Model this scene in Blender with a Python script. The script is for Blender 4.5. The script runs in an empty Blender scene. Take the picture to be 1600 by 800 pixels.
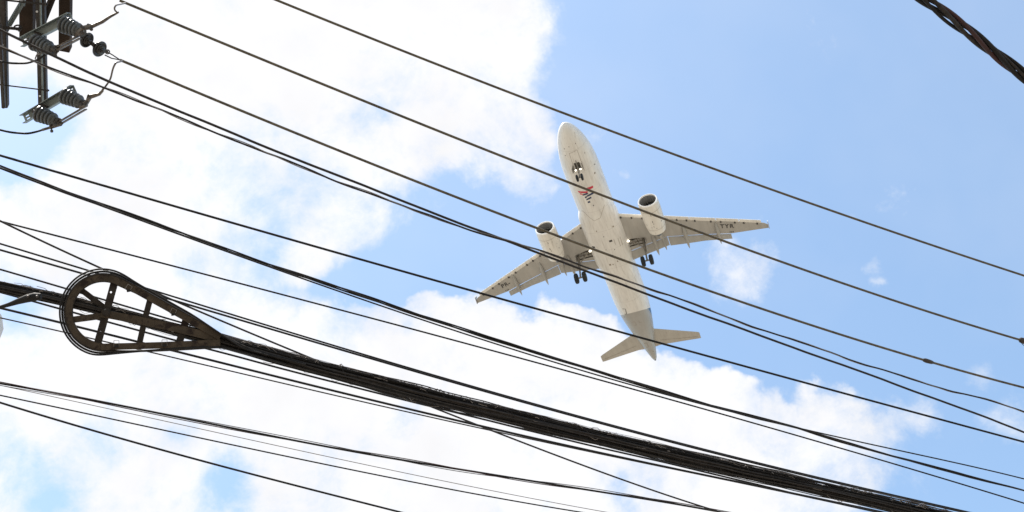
import bpy, bmesh, math, random
import numpy as np
from mathutils import Vector, Matrix, geometry
random.seed(7)
rng = np.random.default_rng(11)
S = bpy.context.scene
COL = S.collection
rad = math.radians
# ------------------------------------------------------------------ camera, sky, sun, exposure
EYE = Vector((0, 0, 1.6))
FPX = 2000.0                                   # focal length in pixels of a 1600 px wide frame
_u = Vector((-0.022, -0.676, 0.737)).normalized()   # world up seen from the camera (x right, y down, z forward)
_f = Vector((0, 0, 1))
_y = (_f - _f.dot(_u) * _u).normalized()
_x = _y.cross(_u).normalized()
M = Matrix((_x, _y, _u))                       # world <- camera
cd = bpy.data.cameras.new('camera'); cam = bpy.data.objects.new('camera', cd); COL.objects.link(cam)
cd.sensor_width = 36; cd.lens = 36 * FPX / 1600; cd.clip_start = 0.05; cd.clip_end = 9000
cam.matrix_world = Matrix.Translation(EYE) @ (M @ Matrix(((1, 0, 0), (0, -1, 0), (0, 0, -1)))).to_4x4()
S.camera = cam

def ray(u, v):
    return (M @ Vector(((u - 800) / FPX, (v - 400) / FPX, 1))).normalized()
def at(u, v, h):
    d = ray(u, v); return EYE + d * ((h - EYE.z) / d.z)

SUN_EL, SUN_AZ = 68.0, -90.0                  # azimuth from +Y, positive towards +X
sd = Vector((math.sin(rad(SUN_AZ)) * math.cos(rad(SUN_EL)), math.cos(rad(SUN_AZ)) * math.cos(rad(SUN_EL)), math.sin(rad(SUN_EL))))
sl = bpy.data.lights.new('sun', 'SUN'); so = bpy.data.objects.new('sun', sl); COL.objects.link(so)
sl.energy = 4.5; sl.angle = rad(0.6); sl.color = (1, 0.95, 0.87)
so.rotation_euler = sd.to_track_quat('Z', 'Y').to_euler()
S.view_settings.view_transform = 'Standard'; S.view_settings.look = 'None'
S.view_settings.exposure = 1.0; S.view_settings.gamma = 1; S.view_settings.use_curve_mapping = False
S.cycles.max_bounces = 6

W = bpy.data.worlds.new('World'); S.world = W; W.use_nodes = True
N = W.node_tree.nodes; L = W.node_tree.links; N.clear()
def nd(t, **k):
    n = N.new(t)
    for a, b in k.items(): setattr(n, a, b)
    return n
out = nd('ShaderNodeOutputWorld'); bg = nd('ShaderNodeBackground')
L.new(bg.outputs[0], out.inputs[0])
SKY_STRENGTH = 0.12
bg.inputs[1].default_value = SKY_STRENGTH
sky = nd('ShaderNodeTexSky', sky_type='NISHITA', sun_disc=False)
sky.sun_elevation = rad(SUN_EL); sky.sun_rotation = rad(SUN_AZ)
sky.air_density = 1.0; sky.dust_density = 1.0; sky.ozone_density = 1.0
tint = nd('ShaderNodeMix', data_type='RGBA', blend_type='MULTIPLY'); tint.inputs[0].default_value = 1
L.new(sky.outputs[0], tint.inputs[6]); tint.inputs[7].default_value = (1.26, 1.28, 1.16, 1)
tc = nd('ShaderNodeTexCoord')
DIR = tc.outputs['Generated']
def noise(scale, detail, rough=0.5, vec=None, dist=0.0):
    n = nd('ShaderNodeTexNoise'); n.inputs['Scale'].default_value = scale; n.inputs['Detail'].default_value = detail
    n.inputs['Roughness'].default_value = rough; n.inputs['Distortion'].default_value = dist
    L.new(vec or DIR, n.inputs['Vector']); return n
def vm(op, a, b):
    n = nd('ShaderNodeVectorMath', operation=op)
    for i, q in enumerate((a, b)):
        if hasattr(q, 'is_linked'): L.new(q, n.inputs[i])
        else: n.inputs[i].default_value = q
    return n
def mth(op, a, b, c=None):
    n = nd('ShaderNodeMath', operation=op)
    for i, q in enumerate((a, b, c)):
        if q is None: continue
        if hasattr(q, 'is_linked'): L.new(q, n.inputs[i])
        else: n.inputs[i].default_value = q
    return n.outputs[0]
w1 = noise(9, 3, 0.55); w2 = noise(34, 4, 0.6)
a1 = vm('SCALE', vm('SUBTRACT', w1.outputs['Color'], (.5, .5, .5)).outputs[0], (0, 0, 0)); a1.inputs['Scale'].default_value = 0.045
a2 = vm('SCALE', vm('SUBTRACT', w2.outputs['Color'], (.5, .5, .5)).outputs[0], (0, 0, 0)); a2.inputs['Scale'].default_value = 0.030
WD = vm('ADD', vm('ADD', DIR, a1.outputs[0]).outputs[0], a2.outputs[0]).outputs[0]
# each cloud (or gap between clouds): u, v, radius in frame pixels turned into a direction and an angle; how dense; soft rim
CLOUDS = [
 # broad bank on the left and above
 (-150, 60, 420, 1.15, .3), (150, 30, 330, 1.15, .3), (420, 40, 330, 1.15, .3), (640, 20, 210, 1.1, .35), (250, 220, 240, 1.1, .35),
 (735, 60, 105, 1.1, .3), (690, 140, 125, 1.1, .35), (790, 25, 62, 1.0, .4), (560, 210, 130, 1.05, .4), (100, 330, 170, 1.05, .35), (770, 205, 85, 1.0, .45),
 (825, 225, 55, .95, .5), (740, 262, 65, .8, .55), (300, 320, 130, 1.0, .4), (430, 270, 100, .9, .45), (600, 300, 66, .85, .5), (845, 275, 36, .7, .7),
 (190, 450, 170, 1.05, .35), (30, 430, 130, 1.0, .4), (410, 480, 70, .85, .5),
 # gaps
 (20, 190, 66, .02, .5), (5, 235, 52, .05, .5), (60, 175, 40, .2, .8), (350, 425, 44, .30, .7), (300, 435, 34, .42, .7), (440, 340, 50, .34, .7), (395, 385, 38, .38, .7), (490, 300, 36, .62, .8), (420, 415, 45, .35, .6),
 (455, 450, 40, .12, .6), (500, 470, 40, .10, .6), (590, 440, 66, .05, .45), (690, 370, 88, .02, .45), (640, 450, 50, .05, .45), (755, 345, 58, .05, .5), (800, 400, 66, .02, .5),
 (700, 305, 40, .05, .6), (750, 320, 40, .05, .6), (655, 320, 30, .2, .7), (725, 262, 14, .45, .8), (560, 180, 22, .75, .9), (600, 170, 16, .7, .9),
 # wedge that reaches down between the gaps
 (545, 368, 42, .9, .55), (500, 400, 42, .95, .5), (472, 418, 30, .85, .6), (585, 335, 40, .85, .6),
 # cumulus below
 (480, 590, 110, 1.1, .3), (600, 590, 108, 1.1, .22), (700, 580, 102, 1.1, .22), (790, 575, 92, 1.1, .22), (880, 560, 92, 1.1, .2), (935, 600, 105, 1.1, .2), (1010, 650, 110, 1.1, .2),
 (1100, 665, 85, 1.05, .25), (1160, 650, 58, 1.0, .3), (1200, 715, 84, 1.05, .25), (1285, 690, 70, 1.0, .35), (1370, 700, 55, .85, .55), (1440, 675, 42, .75, .7), (1250, 770, 80, .95, .45), (1330, 760, 50, .8, .6),
 (300, 620, 200, 1.1, .35), (550, 720, 200, 1.1, .3), (850, 760, 180, 1.1, .3), (1100, 800, 120, 1.1, .3), (120, 600, 170, 1.05, .35), (100, 900, 230, 1.0, .3), (600, 950, 300, 1.05, .3),
 (1000, 960, 250, 1.05, .3), (535, 515, 36, .9, .5),
 (600, 505, 24, .95, .5), (645, 500, 22, .9, .5), (690, 486, 24, 1.0, .4), (735, 492, 24, .95, .5), (770, 500, 24, .95, .5), (868, 482, 30, 1.0, .4), (905, 490, 24, 1.0, .4), (940, 505, 22, .95, .5), (975, 535, 22, .95, .5),
 (1040, 572, 24, .95, .4), (1085, 588, 22, .95, .4), (1130, 590, 22, 1.0, .4), (1160, 602, 20, 1.0, .4), (1270, 628, 20, .95, .5), (1310, 640, 22, .9, .5), (560, 500, 24, .85, .6),
 # thin places in it
 (80, 778, 46, .2, .8), (25, 735, 34, .4, .9), (350, 757, 32, .35, .9), (150, 690, 32, .65, .9), (270, 690, 30, .66, .9), (640, 655, 26, .68, .9), (340, 520, 30, .66, .9),
 (30, 480, 36, .5, .9), (970, 785, 24, .6, .9), (1430, 770, 62, .2, .6), (1200, 612, 20, .2, .7), (1235, 640, 12, .4, .8),
 # small ones in the blue
 (1165, 425, 38, .70, .8), (1190, 395, 28, .62, .85), (1125, 388, 26, .55, .9), (1365, 406, 17, .56, .8), (1374, 436, 9, .5, .9), (968, 278, 16, .66, .9), (925, 240, 34, .55, .9),
 (975, 325, 18, .5, .9), (1575, 655, 36, .62, .9), (1470, 285, 50, .27, .98), (1345, 330, 13, .5, .9), (1290, 50, 40, .2, .95), (1530, 600, 22, .44, .9), (1400, 300, 30, .25, .95),
]
gen = noise(2.3, 5, 0.6)
mr = nd('ShaderNodeMapRange'); mr.inputs[1].default_value = .42; mr.inputs[2].default_value = .62
mr.inputs[3].default_value = 0.05; mr.inputs[4].default_value = 1.0
L.new(gen.outputs['Fac'], mr.inputs[0])
# inside the photographed part of the sky start from clear air
cc = ray(900, 400)
fr = nd('ShaderNodeMapRange', interpolation_type='SMOOTHSTEP')
L.new(vm('DISTANCE', DIR, tuple(cc)).outputs['Value'], fr.inputs[0])
fr.inputs[1].default_value = .55; fr.inputs[2].default_value = .75
acc = mth('MULTIPLY', mr.outputs[0], fr.outputs[0])
for (u, v, r, val, soft) in CLOUDS:
    c = ray(u, v); a = r / FPX * (FPX / math.hypot(FPX, math.hypot(u - 800, v - 400)))
    m = nd('ShaderNodeMapRange', interpolation_type='SMOOTHSTEP')
    L.new(vm('DISTANCE', WD, tuple(c)).outputs['Value'], m.inputs[0])
    m.inputs[1].default_value = a * (1 - min(.98, soft * (.9 if soft < .31 else 1.35))); m.inputs[2].default_value = a * (1 + soft * (.9 if soft < .31 else 1.3))
    m.inputs[3].default_value = 1; m.inputs[4].default_value = 0
    x = nd('ShaderNodeMix', data_type='FLOAT'); L.new(m.outputs[0], x.inputs[0]); L.new(acc, x.inputs[2]); x.inputs[3].default_value = val
    acc = x.outputs[0]
n1 = noise(15, 10, .66, dist=.35); n2 = noise(70, 8, .7, dist=.2)
nn = mth('ADD', mth('MULTIPLY', mth('SUBTRACT', n1.outputs['Fac'], .5), 1.35), mth('MULTIPLY', mth('SUBTRACT', n2.outputs['Fac'], .5), .62))
den = mth('ADD', acc, nn)
dr = nd('ShaderNodeMapRange', interpolation_type='SMOOTHSTEP'); L.new(den, dr.inputs[0]); dr.inputs[1].default_value = .20; dr.inputs[2].default_value = 1.12
# thin veil everywhere
veil = noise(5, 4, .55)
vr = nd('ShaderNodeMapRange'); L.new(veil.outputs['Fac'], vr.inputs[0]); vr.inputs[1].default_value = .4; vr.inputs[2].default_value = .75; vr.inputs[3].default_value = 0; vr.inputs[4].default_value = .12
dens = mth('MAXIMUM', dr.outputs[0], vr.outputs[0])
cn = noise(14, 5, .5)
cr = nd('ShaderNodeMapRange'); L.new(cn.outputs['Fac'], cr.inputs[0]); cr.inputs[1].default_value = .3; cr.inputs[2].default_value = .7
cr.inputs[3].default_value = .475; cr.inputs[4].default_value = .53
ccol = nd('ShaderNodeMix', data_type='RGBA', blend_type='MULTIPLY'); ccol.inputs[0].default_value = 1
CL = 1 / SKY_STRENGTH
ccol.inputs[6].default_value = (CL, CL * 1.0, CL * 1.02, 1)
L.new(cr.outputs[0], ccol.inputs[7])
fin = nd('ShaderNodeMix', data_type='RGBA'); L.new(dens, fin.inputs[0]); L.new(tint.outputs[2], fin.inputs[6]); L.new(ccol.outputs[2], fin.inputs[7])
L.new(fin.outputs[2], bg.inputs[0])

# ------------------------------------------------------------------ helpers
def tag(o, label=None, cat=None, group=None, kind=None):
    if label: o['label'] = label
    if cat: o['category'] = cat
    if group: o['group'] = group
    if kind: o['kind'] = kind
    return o
def empty(name, loc=(0, 0, 0), label=None, cat=None, group=None, rot=None):
    o = bpy.data.objects.new(name, None); COL.objects.link(o); o.empty_display_size = .2
    mt = Matrix.Translation(Vector(loc))
    if rot is not None: mt = mt @ rot.to_4x4()
    o.matrix_world = mt
    bpy.context.view_layer.update()
    return tag(o, label, cat, group)
def wmat(o): return o.matrix_basis if o.parent is None else wmat(o.parent) @ o.matrix_basis
def mesh(name, vs, fs, mat, parent=None, smooth=False, world=True):
    me = bpy.data.meshes.new(name)
    if parent is not None and world:           # vertices given in world space
        inv = wmat(parent).inverted()
        vs = [inv @ Vector(v) for v in vs]
    me.from_pydata([tuple(v) for v in vs], [], fs); me.validate()
    if smooth: me.polygons.foreach_set('use_smooth', [True] * len(me.polygons))
    me.materials.append(mat); me.update()
    o = bpy.data.objects.new(name, me); COL.objects.link(o)
    if parent is not None: o.parent = parent
    return o
def origin(o):
    """move a top-level mesh object's origin to its middle"""
    vs = o.data.vertices; c = Vector((0, 0, 0))
    for v in vs: c += v.co
    c /= len(vs); o.data.transform(Matrix.Translation(-c)); o.location = c; return o
class G:
    def __init__(s): s.v = []; s.f = []
    def add(s, vs, fs):
        b = len(s.v); s.v += [Vector(v) for v in vs]; s.f += [tuple(i + b for i in f) for f in fs]; return s
    def ring_loft(s, rings, cap0=True, cap1=True):
        n = len(rings[0]); b = len(s.v)
        for r in rings: s.v += [Vector(p) for p in r]
        for i in range(len(rings) - 1):
            for j in range(n):
                k = (j + 1) % n
                s.f.append((b + i * n + j, b + i * n + k, b + (i + 1) * n + k, b + (i + 1) * n + j))
        if cap0: s.f.append(tuple(b + j for j in range(n))[::-1])
        if cap1: s.f.append(tuple(b + (len(rings) - 1) * n + j for j in range(n)))
        return s
    def tube(s, pts, r, k=8, cap=True):
        pts = [Vector(p) for p in pts]; rings = []; up = None
        for i, p in enumerate(pts):
            t = (pts[min(i + 1, len(pts) - 1)] - pts[max(i - 1, 0)]).normalized()
            if up is None:
                up = Vector((0, 0, 1)) if abs(t.z) < .9 else Vector((1, 0, 0))
            a = (up - up.dot(t) * t).normalized(); up = a; b = t.cross(a)
            rr = r[i] if hasattr(r, '__len__') else r
            rings.append([p + rr * (math.cos(q) * a + math.sin(q) * b) for q in (2 * math.pi * j / k for j in range(k))])
        return s.ring_loft(rings, cap, cap)
    def lathe(s, p0, p1, prof, k=24, cap=True):
        """prof: (t along p0->p1 in 0..1, radius)"""
        p0 = Vector(p0); p1 = Vector(p1); t = (p1 - p0); a = t.orthogonal().normalized(); b = t.normalized().cross(a)
        return s.ring_loft([[p0 + t * q + rr * (math.cos(w) * a + math.sin(w) * b) for w in (2 * math.pi * j / k for j in range(k))] for q, rr in prof], cap, cap)
    def beam(s, p0, p1, side, w, h, ch=0.12):
        """box beam with chamfered edges; side = direction of its width"""
        p0 = Vector(p0); p1 = Vector(p1); t = (p1 - p0).normalized(); a = (Vector(side) - Vector(side).dot(t) * t).normalized(); b = t.cross(a)
        c = min(w, h) * ch; W_, H = w / 2, h / 2
        sec = [(-W_ + c, -H), (W_ - c, -H), (W_, -H + c), (W_, H - c), (W_ - c, H), (-W_ + c, H), (-W_, H - c), (-W_, -H + c)]
        return s.ring_loft([[p + a * x + b * y for x, y in sec] for p in (p0, p1)])
    def section(s, p0, p1, side, sec):
        """extrude a closed 2D outline sec (x along side, y along t x side)"""
        p0 = Vector(p0); p1 = Vector(p1); t = (p1 - p0).normalized(); a = (Vector(side) - Vector(side).dot(t) * t).normalized(); b = t.cross(a)
        n = len(sec); base = len(s.v)
        for p in (p0, p1): s.v += [p + a * x + b * y for x, y in sec]
        for j in range(n):
            k = (j + 1) % n; s.f.append((base + j, base + k, base + n + k, base + n + j))
        tri = geometry.tessellate_polygon([[Vector((x, y, 0)) for x, y in sec]])
        for t3 in tri:
            s.f.append(tuple(base + i for i in t3)); s.f.append(tuple(base + n + i for i in t3[::-1]))
        return s
    def plate(s, outline, holes, nrm, th):
        """flat plate: outline + holes are lists of 3D points in one plane, thickness th along nrm"""
        loops = [outline] + list(holes); allp = [Vector(p) for l in loops for p in l]; n = len(allp); b = len(s.v)
        s.v += [p - nrm * th / 2 for p in allp] + [p + nrm * th / 2 for p in allp]
        # tessellate in a local 2D frame
        o = Vector(outline[0]); e1 = (Vector(outline[1]) - o).normalized(); e2 = nrm.normalized().cross(e1)
        tri = geometry.tessellate_polygon([[Vector(((Vector(p) - o).dot(e1), (Vector(p) - o).dot(e2), 0)) for p in l] for l in loops])
        for t in tri: s.f.append(tuple(b + i for i in t)); s.f.append(tuple(b + n + i for i in t[::-1]))
        k = 0
        for l in loops:
            m = len(l)
            for j in range(m):
                a, c = k + j, k + (j + 1) % m
                s.f.append((b + a, b + c, b + n + c, b + n + a))
            k += m
        return s
    def build(s, name, mat, parent=None, smooth=False, world=True):
        o = mesh(name, s.v, s.f, mat, parent, smooth, world)
        bm = bmesh.new(); bm.from_mesh(o.data); bmesh.ops.recalc_face_normals(bm, faces=bm.faces)
        if smooth:
            for e in bm.edges:
                if len(e.link_faces) == 2 and e.calc_face_angle(0) > rad(38): e.smooth = False
        bm.to_mesh(o.data); bm.free()
        if parent is None: origin(o)
        return o

# ------------------------------------------------------------------ materials
def material(name, base, rough=.6, metal=0, var=0.15, scale=8, bump=0.0, bscale=60, second=None, sthr=(.55, .7), sscale=5, spec=.5, detail=5):
    m = bpy.data.materials.new(name); m.use_nodes = True; nt = m.node_tree; P = nt.nodes['Principled BSDF']
    P.inputs['Roughness'].default_value = rough; P.inputs['Metallic'].default_value = metal
    P.inputs['Specular IOR Level'].default_value = spec
    t = nt.nodes.new('ShaderNodeTexCoord'); n = nt.nodes.new('ShaderNodeTexNoise'); n.inputs['Scale'].default_value = scale; n.inputs['Detail'].default_value = detail
    nt.links.new(t.outputs['Object'], n.inputs['Vector'])
    r = nt.nodes.new('ShaderNodeMapRange'); r.inputs[1].default_value = .3; r.inputs[2].default_value = .7; r.inputs[3].default_value = 1 - var; r.inputs[4].default_value = 1 + var
    nt.links.new(n.outputs['Fac'], r.inputs[0])
    mx = nt.nodes.new('ShaderNodeMix'); mx.data_type = 'RGBA'; mx.blend_type = 'MULTIPLY'; mx.inputs[0].default_value = 1
    mx.inputs[6].default_value = (*base, 1); nt.links.new(r.outputs[0], mx.inputs[7]); col = mx.outputs[2]
    if second:
        n2 = nt.nodes.new('ShaderNodeTexNoise'); n2.inputs['Scale'].default_value = sscale; n2.inputs['Detail'].default_value = 6; n2.inputs['Roughness'].default_value = .65
        nt.links.new(t.outputs['Object'], n2.inputs['Vector'])
        r2 = nt.nodes.new('ShaderNodeMapRange'); r2.inputs[1].default_value, r2.inputs[2].default_value = sthr
        nt.links.new(n2.outputs['Fac'], r2.inputs[0])
        m2 = nt.nodes.new('ShaderNodeMix'); m2.data_type = 'RGBA'; nt.links.new(r2.outputs[0], m2.inputs[0]); nt.links.new(col, m2.inputs[6]); m2.inputs[7].default_value = (*second, 1); col = m2.outputs[2]
    nt.links.new(col, P.inputs['Base Color'])
    if bump:
        nb = nt.nodes.new('ShaderNodeTexNoise'); nb.inputs['Scale'].default_value = bscale; nb.inputs['Detail'].default_value = 4
        nt.links.new(t.outputs['Object'], nb.inputs['Vector'])
        b = nt.nodes.new('ShaderNodeBump'); b.inputs['Strength'].default_value = bump; b.inputs['Distance'].default_value = .01
        nt.links.new(nb.outputs['Fac'], b.inputs['Height']); nt.links.new(b.outputs[0], P.inputs['Normal'])
    m['col_out'] = 1
    return m
def emit(name, col, st):
    m = bpy.data.materials.new(name); m.use_nodes = True; P = m.node_tree.nodes['Principled BSDF']
    P.inputs['Base Color'].default_value = (*col, 1); P.inputs['Emission Color'].default_value = (*col, 1); P.inputs['Emission Strength'].default_value = st
    return m
M_black = material('black cable sheath', (.014, .012, .011), .7, var=.3, scale=30, spec=.2)
M_black2 = material('dusty cable sheath', (.026, .021, .018), .7, spec=.2, var=.35, scale=40, second=(.045, .036, .03), sthr=(.52, .75), sscale=30)
M_red = material('faded red brown sheath', (.034, .007, .006), .7, var=.3, scale=30)
M_cond = material('weathered stranded conductor', (.10, .08, .052), .6, var=.25, scale=25, spec=.25, second=(.045, .035, .025), sthr=(.5, .7), sscale=12, bump=.5, bscale=120)
M_wire = material('thin grey lashing wire', (.17, .145, .13), .5, metal=.2, var=.3, scale=60)
M_rust = material('rusty painted strap', (.052, .038, .026), .8, spec=.2, var=.3, scale=14, second=(.018, .011, .009), sthr=(.52, .62), sscale=16, bump=.4, bscale=90)
M_rust2 = material('dark rusty bar', (.029, .023, .019), .85, spec=.2, var=.3, scale=16, second=(.016, .010, .009), sthr=(.5, .65), sscale=20, bump=.4, bscale=90)
M_galv = material('galvanised steel', (.22, .25, .245), .5, metal=.35, var=.18, scale=12, second=(.16, .12, .09), sthr=(.6, .72), sscale=14)
M_steel = material('weathered dark steel', (.05, .042, .036), .6, metal=.2, var=.3, scale=9, second=(.03, .016, .011), sthr=(.48, .66), sscale=8, bump=.3)
M_brown = material('brown weathered crossarm', (.034, .022, .015), .85, spec=.2, var=.3, scale=6, second=(.055, .03, .022), sthr=(.5, .8), sscale=5, bump=.5, bscale=25)
M_porc = material('grey glazed porcelain', (.06, .062, .061), .35, var=.2, scale=10, second=(.05, .04, .035), sthr=(.58, .7), sscale=9)
M_porcd = material('dark brown porcelain', (.016, .013, .012), .3, var=.2, scale=10)
M_blade = material('oxidised copper blade', (.14, .115, .095), .5, metal=.3, var=.35, scale=30, second=(.035, .025, .02), sthr=(.45, .65), sscale=25)
M_fix = material('pale enamel', (.62, .58, .55), .5, var=.08)
M_lens = material('frosted lens', (.5, .5, .48), .3, var=.05)

# ------------------------------------------------------------------ ground (the light on the underside of everything comes from it)
gm = material('ground', (.200, .177, .142), .9, var=.16, scale=.09, second=(.09, .09, .065), sthr=(.6, .72), sscale=.05)
R_ = 4000; n_ = 24
gv = []; gf = []
for i in range(n_ + 1):
    for j in range(n_ + 1):
        gv.append((-R_ + 2 * R_ * i / n_, -R_ + 2 * R_ * j / n_, 0))
for i in range(n_):
    for j in range(n_):
        a = i * (n_ + 1) + j; gf.append((a, a + n_ + 1, a + n_ + 2, a + 1))
tag(mesh('ground', gv, gf, gm), kind='structure')
rm = material('asphalt', (.16, .15, .14), .9, var=.2, scale=2, bump=.3)
g = G().add([(-400, -3.2, .004), (400, -3.2, .004), (400, 3.2, .004), (-400, 3.2, .004)], [(0, 1, 2, 3)])
road = mesh('road', g.v, g.f, rm); tag(road, kind='structure')
road.rotation_euler.z = rad(-38); road.location = (2.5, 5.0, 0)

# ------------------------------------------------------------------ the aircraft (body axes: x aft, y starboard, z up)
RM = Matrix(((.32200, -.94675, -.0050), (.728, .251, -.638), (.606, .202, .770)))
def ortho(m):
    a = Vector(m.col[0]).normalized(); b = Vector(m.col[1]); b = (b - a.dot(b) * a).normalized(); c = a.cross(b)
    return Matrix((a, b, c)).transposed()
RM = ortho(RM); TV = Vector((12.451, 1.965, 145.92)); OB = Vector((22, 0, 0))
rot = M @ RM
loc = EYE + M @ (TV - RM @ OB)
jet = empty('airliner', loc, 'white twin engine airliner overhead with landing gear and flaps down', 'airplane', rot=rot)
CB = rot.transposed() @ (EYE - loc)             # the viewer in body axes

def paint(name, kind):
    """livery paint in body coordinates"""
    m = bpy.data.materials.new(name); m.use_nodes = True; nt = m.node_tree; nn = nt.nodes; lk = nt.links; P = nn['Principled BSDF']
    P.inputs['Roughness'].default_value = .38
    t = nn.new('ShaderNodeTexCoord')
    def nz(sc, det=5, ro=.55, strech=None):
        n = nn.new('ShaderNodeTexNoise'); n.inputs['Scale'].default_value = sc; n.inputs['Detail'].default_value = det; n.inputs['Roughness'].default_value = ro
        if strech:
            mp = nn.new('ShaderNodeMapping'); mp.inputs['Scale'].default_value = strech; lk.new(t.outputs['Object'], mp.inputs[0]); lk.new(mp.outputs[0], n.inputs['Vector'])
        else: lk.new(t.outputs['Object'], n.inputs['Vector'])
        return n.outputs['Fac']
    def mr_(x, a, b, c, d, sm='LINEAR'):
        r = nn.new('ShaderNodeMapRange'); r.interpolation_type = sm; lk.new(x, r.inputs[0])
        for i, q in enumerate((a, b, c, d)): r.inputs[i + 1].default_value = q
        return r.outputs[0]
    def mixc(f, a, b, blend='MIX'):
        x = nn.new('ShaderNodeMix'); x.data_type = 'RGBA'; x.blend_type = blend
        if hasattr(f, 'is_linked'): lk.new(f, x.inputs[0])
        else: x.inputs[0].default_value = f
        for i, q in ((6, a), (7, b)):
            if hasattr(q, 'is_linked'): lk.new(q, x.inputs[i])
            else: x.inputs[i].default_value = q
        return x.outputs[2]
    sx = nn.new('ShaderNodeSeparateXYZ'); lk.new(t.outputs['Object'], sx.inputs[0])
    if kind == 'fuselage':
        c = (.71, .69, .66, 1)
        # aft section is painted grey, navy livery sweeps up above it
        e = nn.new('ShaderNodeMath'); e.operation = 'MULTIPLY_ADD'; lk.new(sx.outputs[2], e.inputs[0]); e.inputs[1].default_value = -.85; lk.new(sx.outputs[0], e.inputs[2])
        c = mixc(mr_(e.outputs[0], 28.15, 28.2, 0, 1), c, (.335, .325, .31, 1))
        e2 = nn.new('ShaderNodeMath'); e2.operation = 'MULTIPLY_ADD'; lk.new(sx.outputs[0], e2.inputs[0]); e2.inputs[1].default_value = -.45; lk.new(sx.outputs[2], e2.inputs[2])
        nav = nn.new('ShaderNodeMath'); nav.operation = 'MULTIPLY'; lk.new(mr_(e2.outputs[0], -13.25, -13.2, 0, 1), nav.inputs[0]); lk.new(mr_(e.outputs[0], 28.15, 28.2, 0, 1), nav.inputs[1])
        c = mixc(nav.outputs[0], c, (.03, .10, .22, 1))
    elif kind == 'wing': c = (.375, .36, .335, 1)
    elif kind == 'tail': c = (.42, .395, .355, 1)
    elif kind == 'flap': c = (.35, .34, .32, 1)
    else: c = (.72, .69, .64, 1)
    c = mixc(1.0, c, mr_(nz(.9, 6, .6, (.35, 1.6, 1)), .3, .7, .88, 1.08), 'MULTIPLY')
    # streaks of grime that run aft
    st = nz(2.6, 6, .65, (.22, 2.4, 1.0))
    c = mixc(mr_(st, .52, .76, 0, .5), c, (.30, .25, .20, 1))
    c = mixc(mr_(nz(5, 3, .5), .70, .76, 0, .35), c, (.22, .17, .13, 1))
    # panel joints across the body
    if kind in ('fuselage', 'wing'):
        br = nn.new('ShaderNodeMath'); br.operation = 'PINGPONG'; lk.new(sx.outputs[0 if kind == 'fuselage' else 1], br.inputs[0]); br.inputs[1].default_value = 1.37
        c = mixc(mr_(br.outputs[0], 0, .03, .34, 0), c, (.2, .17, .14, 1))
    lk.new(c, P.inputs['Base Color'])
    return m
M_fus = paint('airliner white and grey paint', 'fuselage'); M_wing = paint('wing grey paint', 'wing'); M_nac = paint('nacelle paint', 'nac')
M_tail = paint('tailplane paint', 'tail'); M_flap = paint('flap paint', 'flap')
M_navy = material('navy paint', (.02, .035, .10), .4, var=.05)
M_redp = material('livery red paint', (.55, .03, .06), .4, var=.05)
M_mark = material('dark stencil paint', (.045, .04, .04), .6, var=.1)
M_line = material('panel joint grime', (.26, .215, .17), .7, var=.1)
M_lip = material('polished inlet lip', (.86, .86, .87), .35, metal=.3, var=.03)
M_fan = material('fan metal', (.10, .10, .105), .4, metal=.6, var=.1)
M_duct = material('intake duct', (.22, .22, .22), .5, var=.1)
M_tyre = material('tyre rubber', (.012, .014, .016), .8, var=.2)
M_hub = material('wheel hub', (.45, .43, .40), .4, metal=.4, var=.1)
M_leg = material('gear leg paint', (.20, .18, .155), .45, metal=.2, var=.2)
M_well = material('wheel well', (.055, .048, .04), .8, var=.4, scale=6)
M_well2 = material('well strut', (.11, .095, .08), .6, var=.2)
M_lamp = emit('landing lamp', (1, .93, .78), 3)
M_lampn = emit('nose gear lamp', (1, .93, .80), 2)

def B(g, name, mat, parent=jet, smooth=True): return g.build(name, mat, parent, smooth, world=False)
# fuselage
FX = [0, .08, .22, .45, .8, 1.3, 1.9, 2.6, 3.4, 4.3, 5.4, 7, 10, 14, 18, 22, 24.5, 26, 27.5, 29, 30.5, 32, 33.5, 35, 36.2, 37, 37.4, 37.57]
FR = [.03, .22, .42, .63, .86, 1.10, 1.32, 1.52, 1.70, 1.84, 1.94, 1.975, 1.975, 1.975, 1.975, 1.975, 1.975, 1.95, 1.86, 1.71, 1.50, 1.25, .98, .71, .50, .35, .24, .12]
FZ = [-.45, -.45, -.44, -.43, -.40, -.35, -.28, -.20, -.12, -.06, -.01, 0, 0, 0, 0, 0, 0, .03, .11, .22, .36, .52, .69, .85, .97, 1.05, 1.09, 1.10]
def fr(x): return float(np.interp(x, FX, FR))
def fz(x): return float(np.interp(x, FX, FZ))
def smooth_(t): t = max(0, min(1, t)); return t * t * (3 - 2 * t)
def fair(x):                                    # half width and depth of the belly fairing
    k = min(smooth_((x - 10.2) / 2.2), smooth_((22.6 - x) / 4.2))
    return 1.55 + .62 * k, 1.12 + .52 * k
def zbelly(x, y):
    r = fr(x) ; z = fz(x) - 1.03 * math.sqrt(max(r * r - y * y, 0)) if abs(y) < r else 9
    if 10.3 < x < 22.4:
        w, d = fair(x)
        if abs(y) < w: z = min(z, -.58 - d * (1 - (abs(y) / w) ** 2.5) ** (1 / 2.5))
    return z
xs = sorted(set(FX + [11, 12, 13, 15, 16, 17, 19, 20, 21, 23]))
g = G(); rings = []
for x in xs:
    r, zc = fr(x), fz(x)
    rings.append([(x, r * math.sin(a), zc - r * 1.03 * math.cos(a)) for a in (2 * math.pi * j / 64 for j in range(64))])
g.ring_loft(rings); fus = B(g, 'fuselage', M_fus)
g = G(); rings = []
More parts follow.
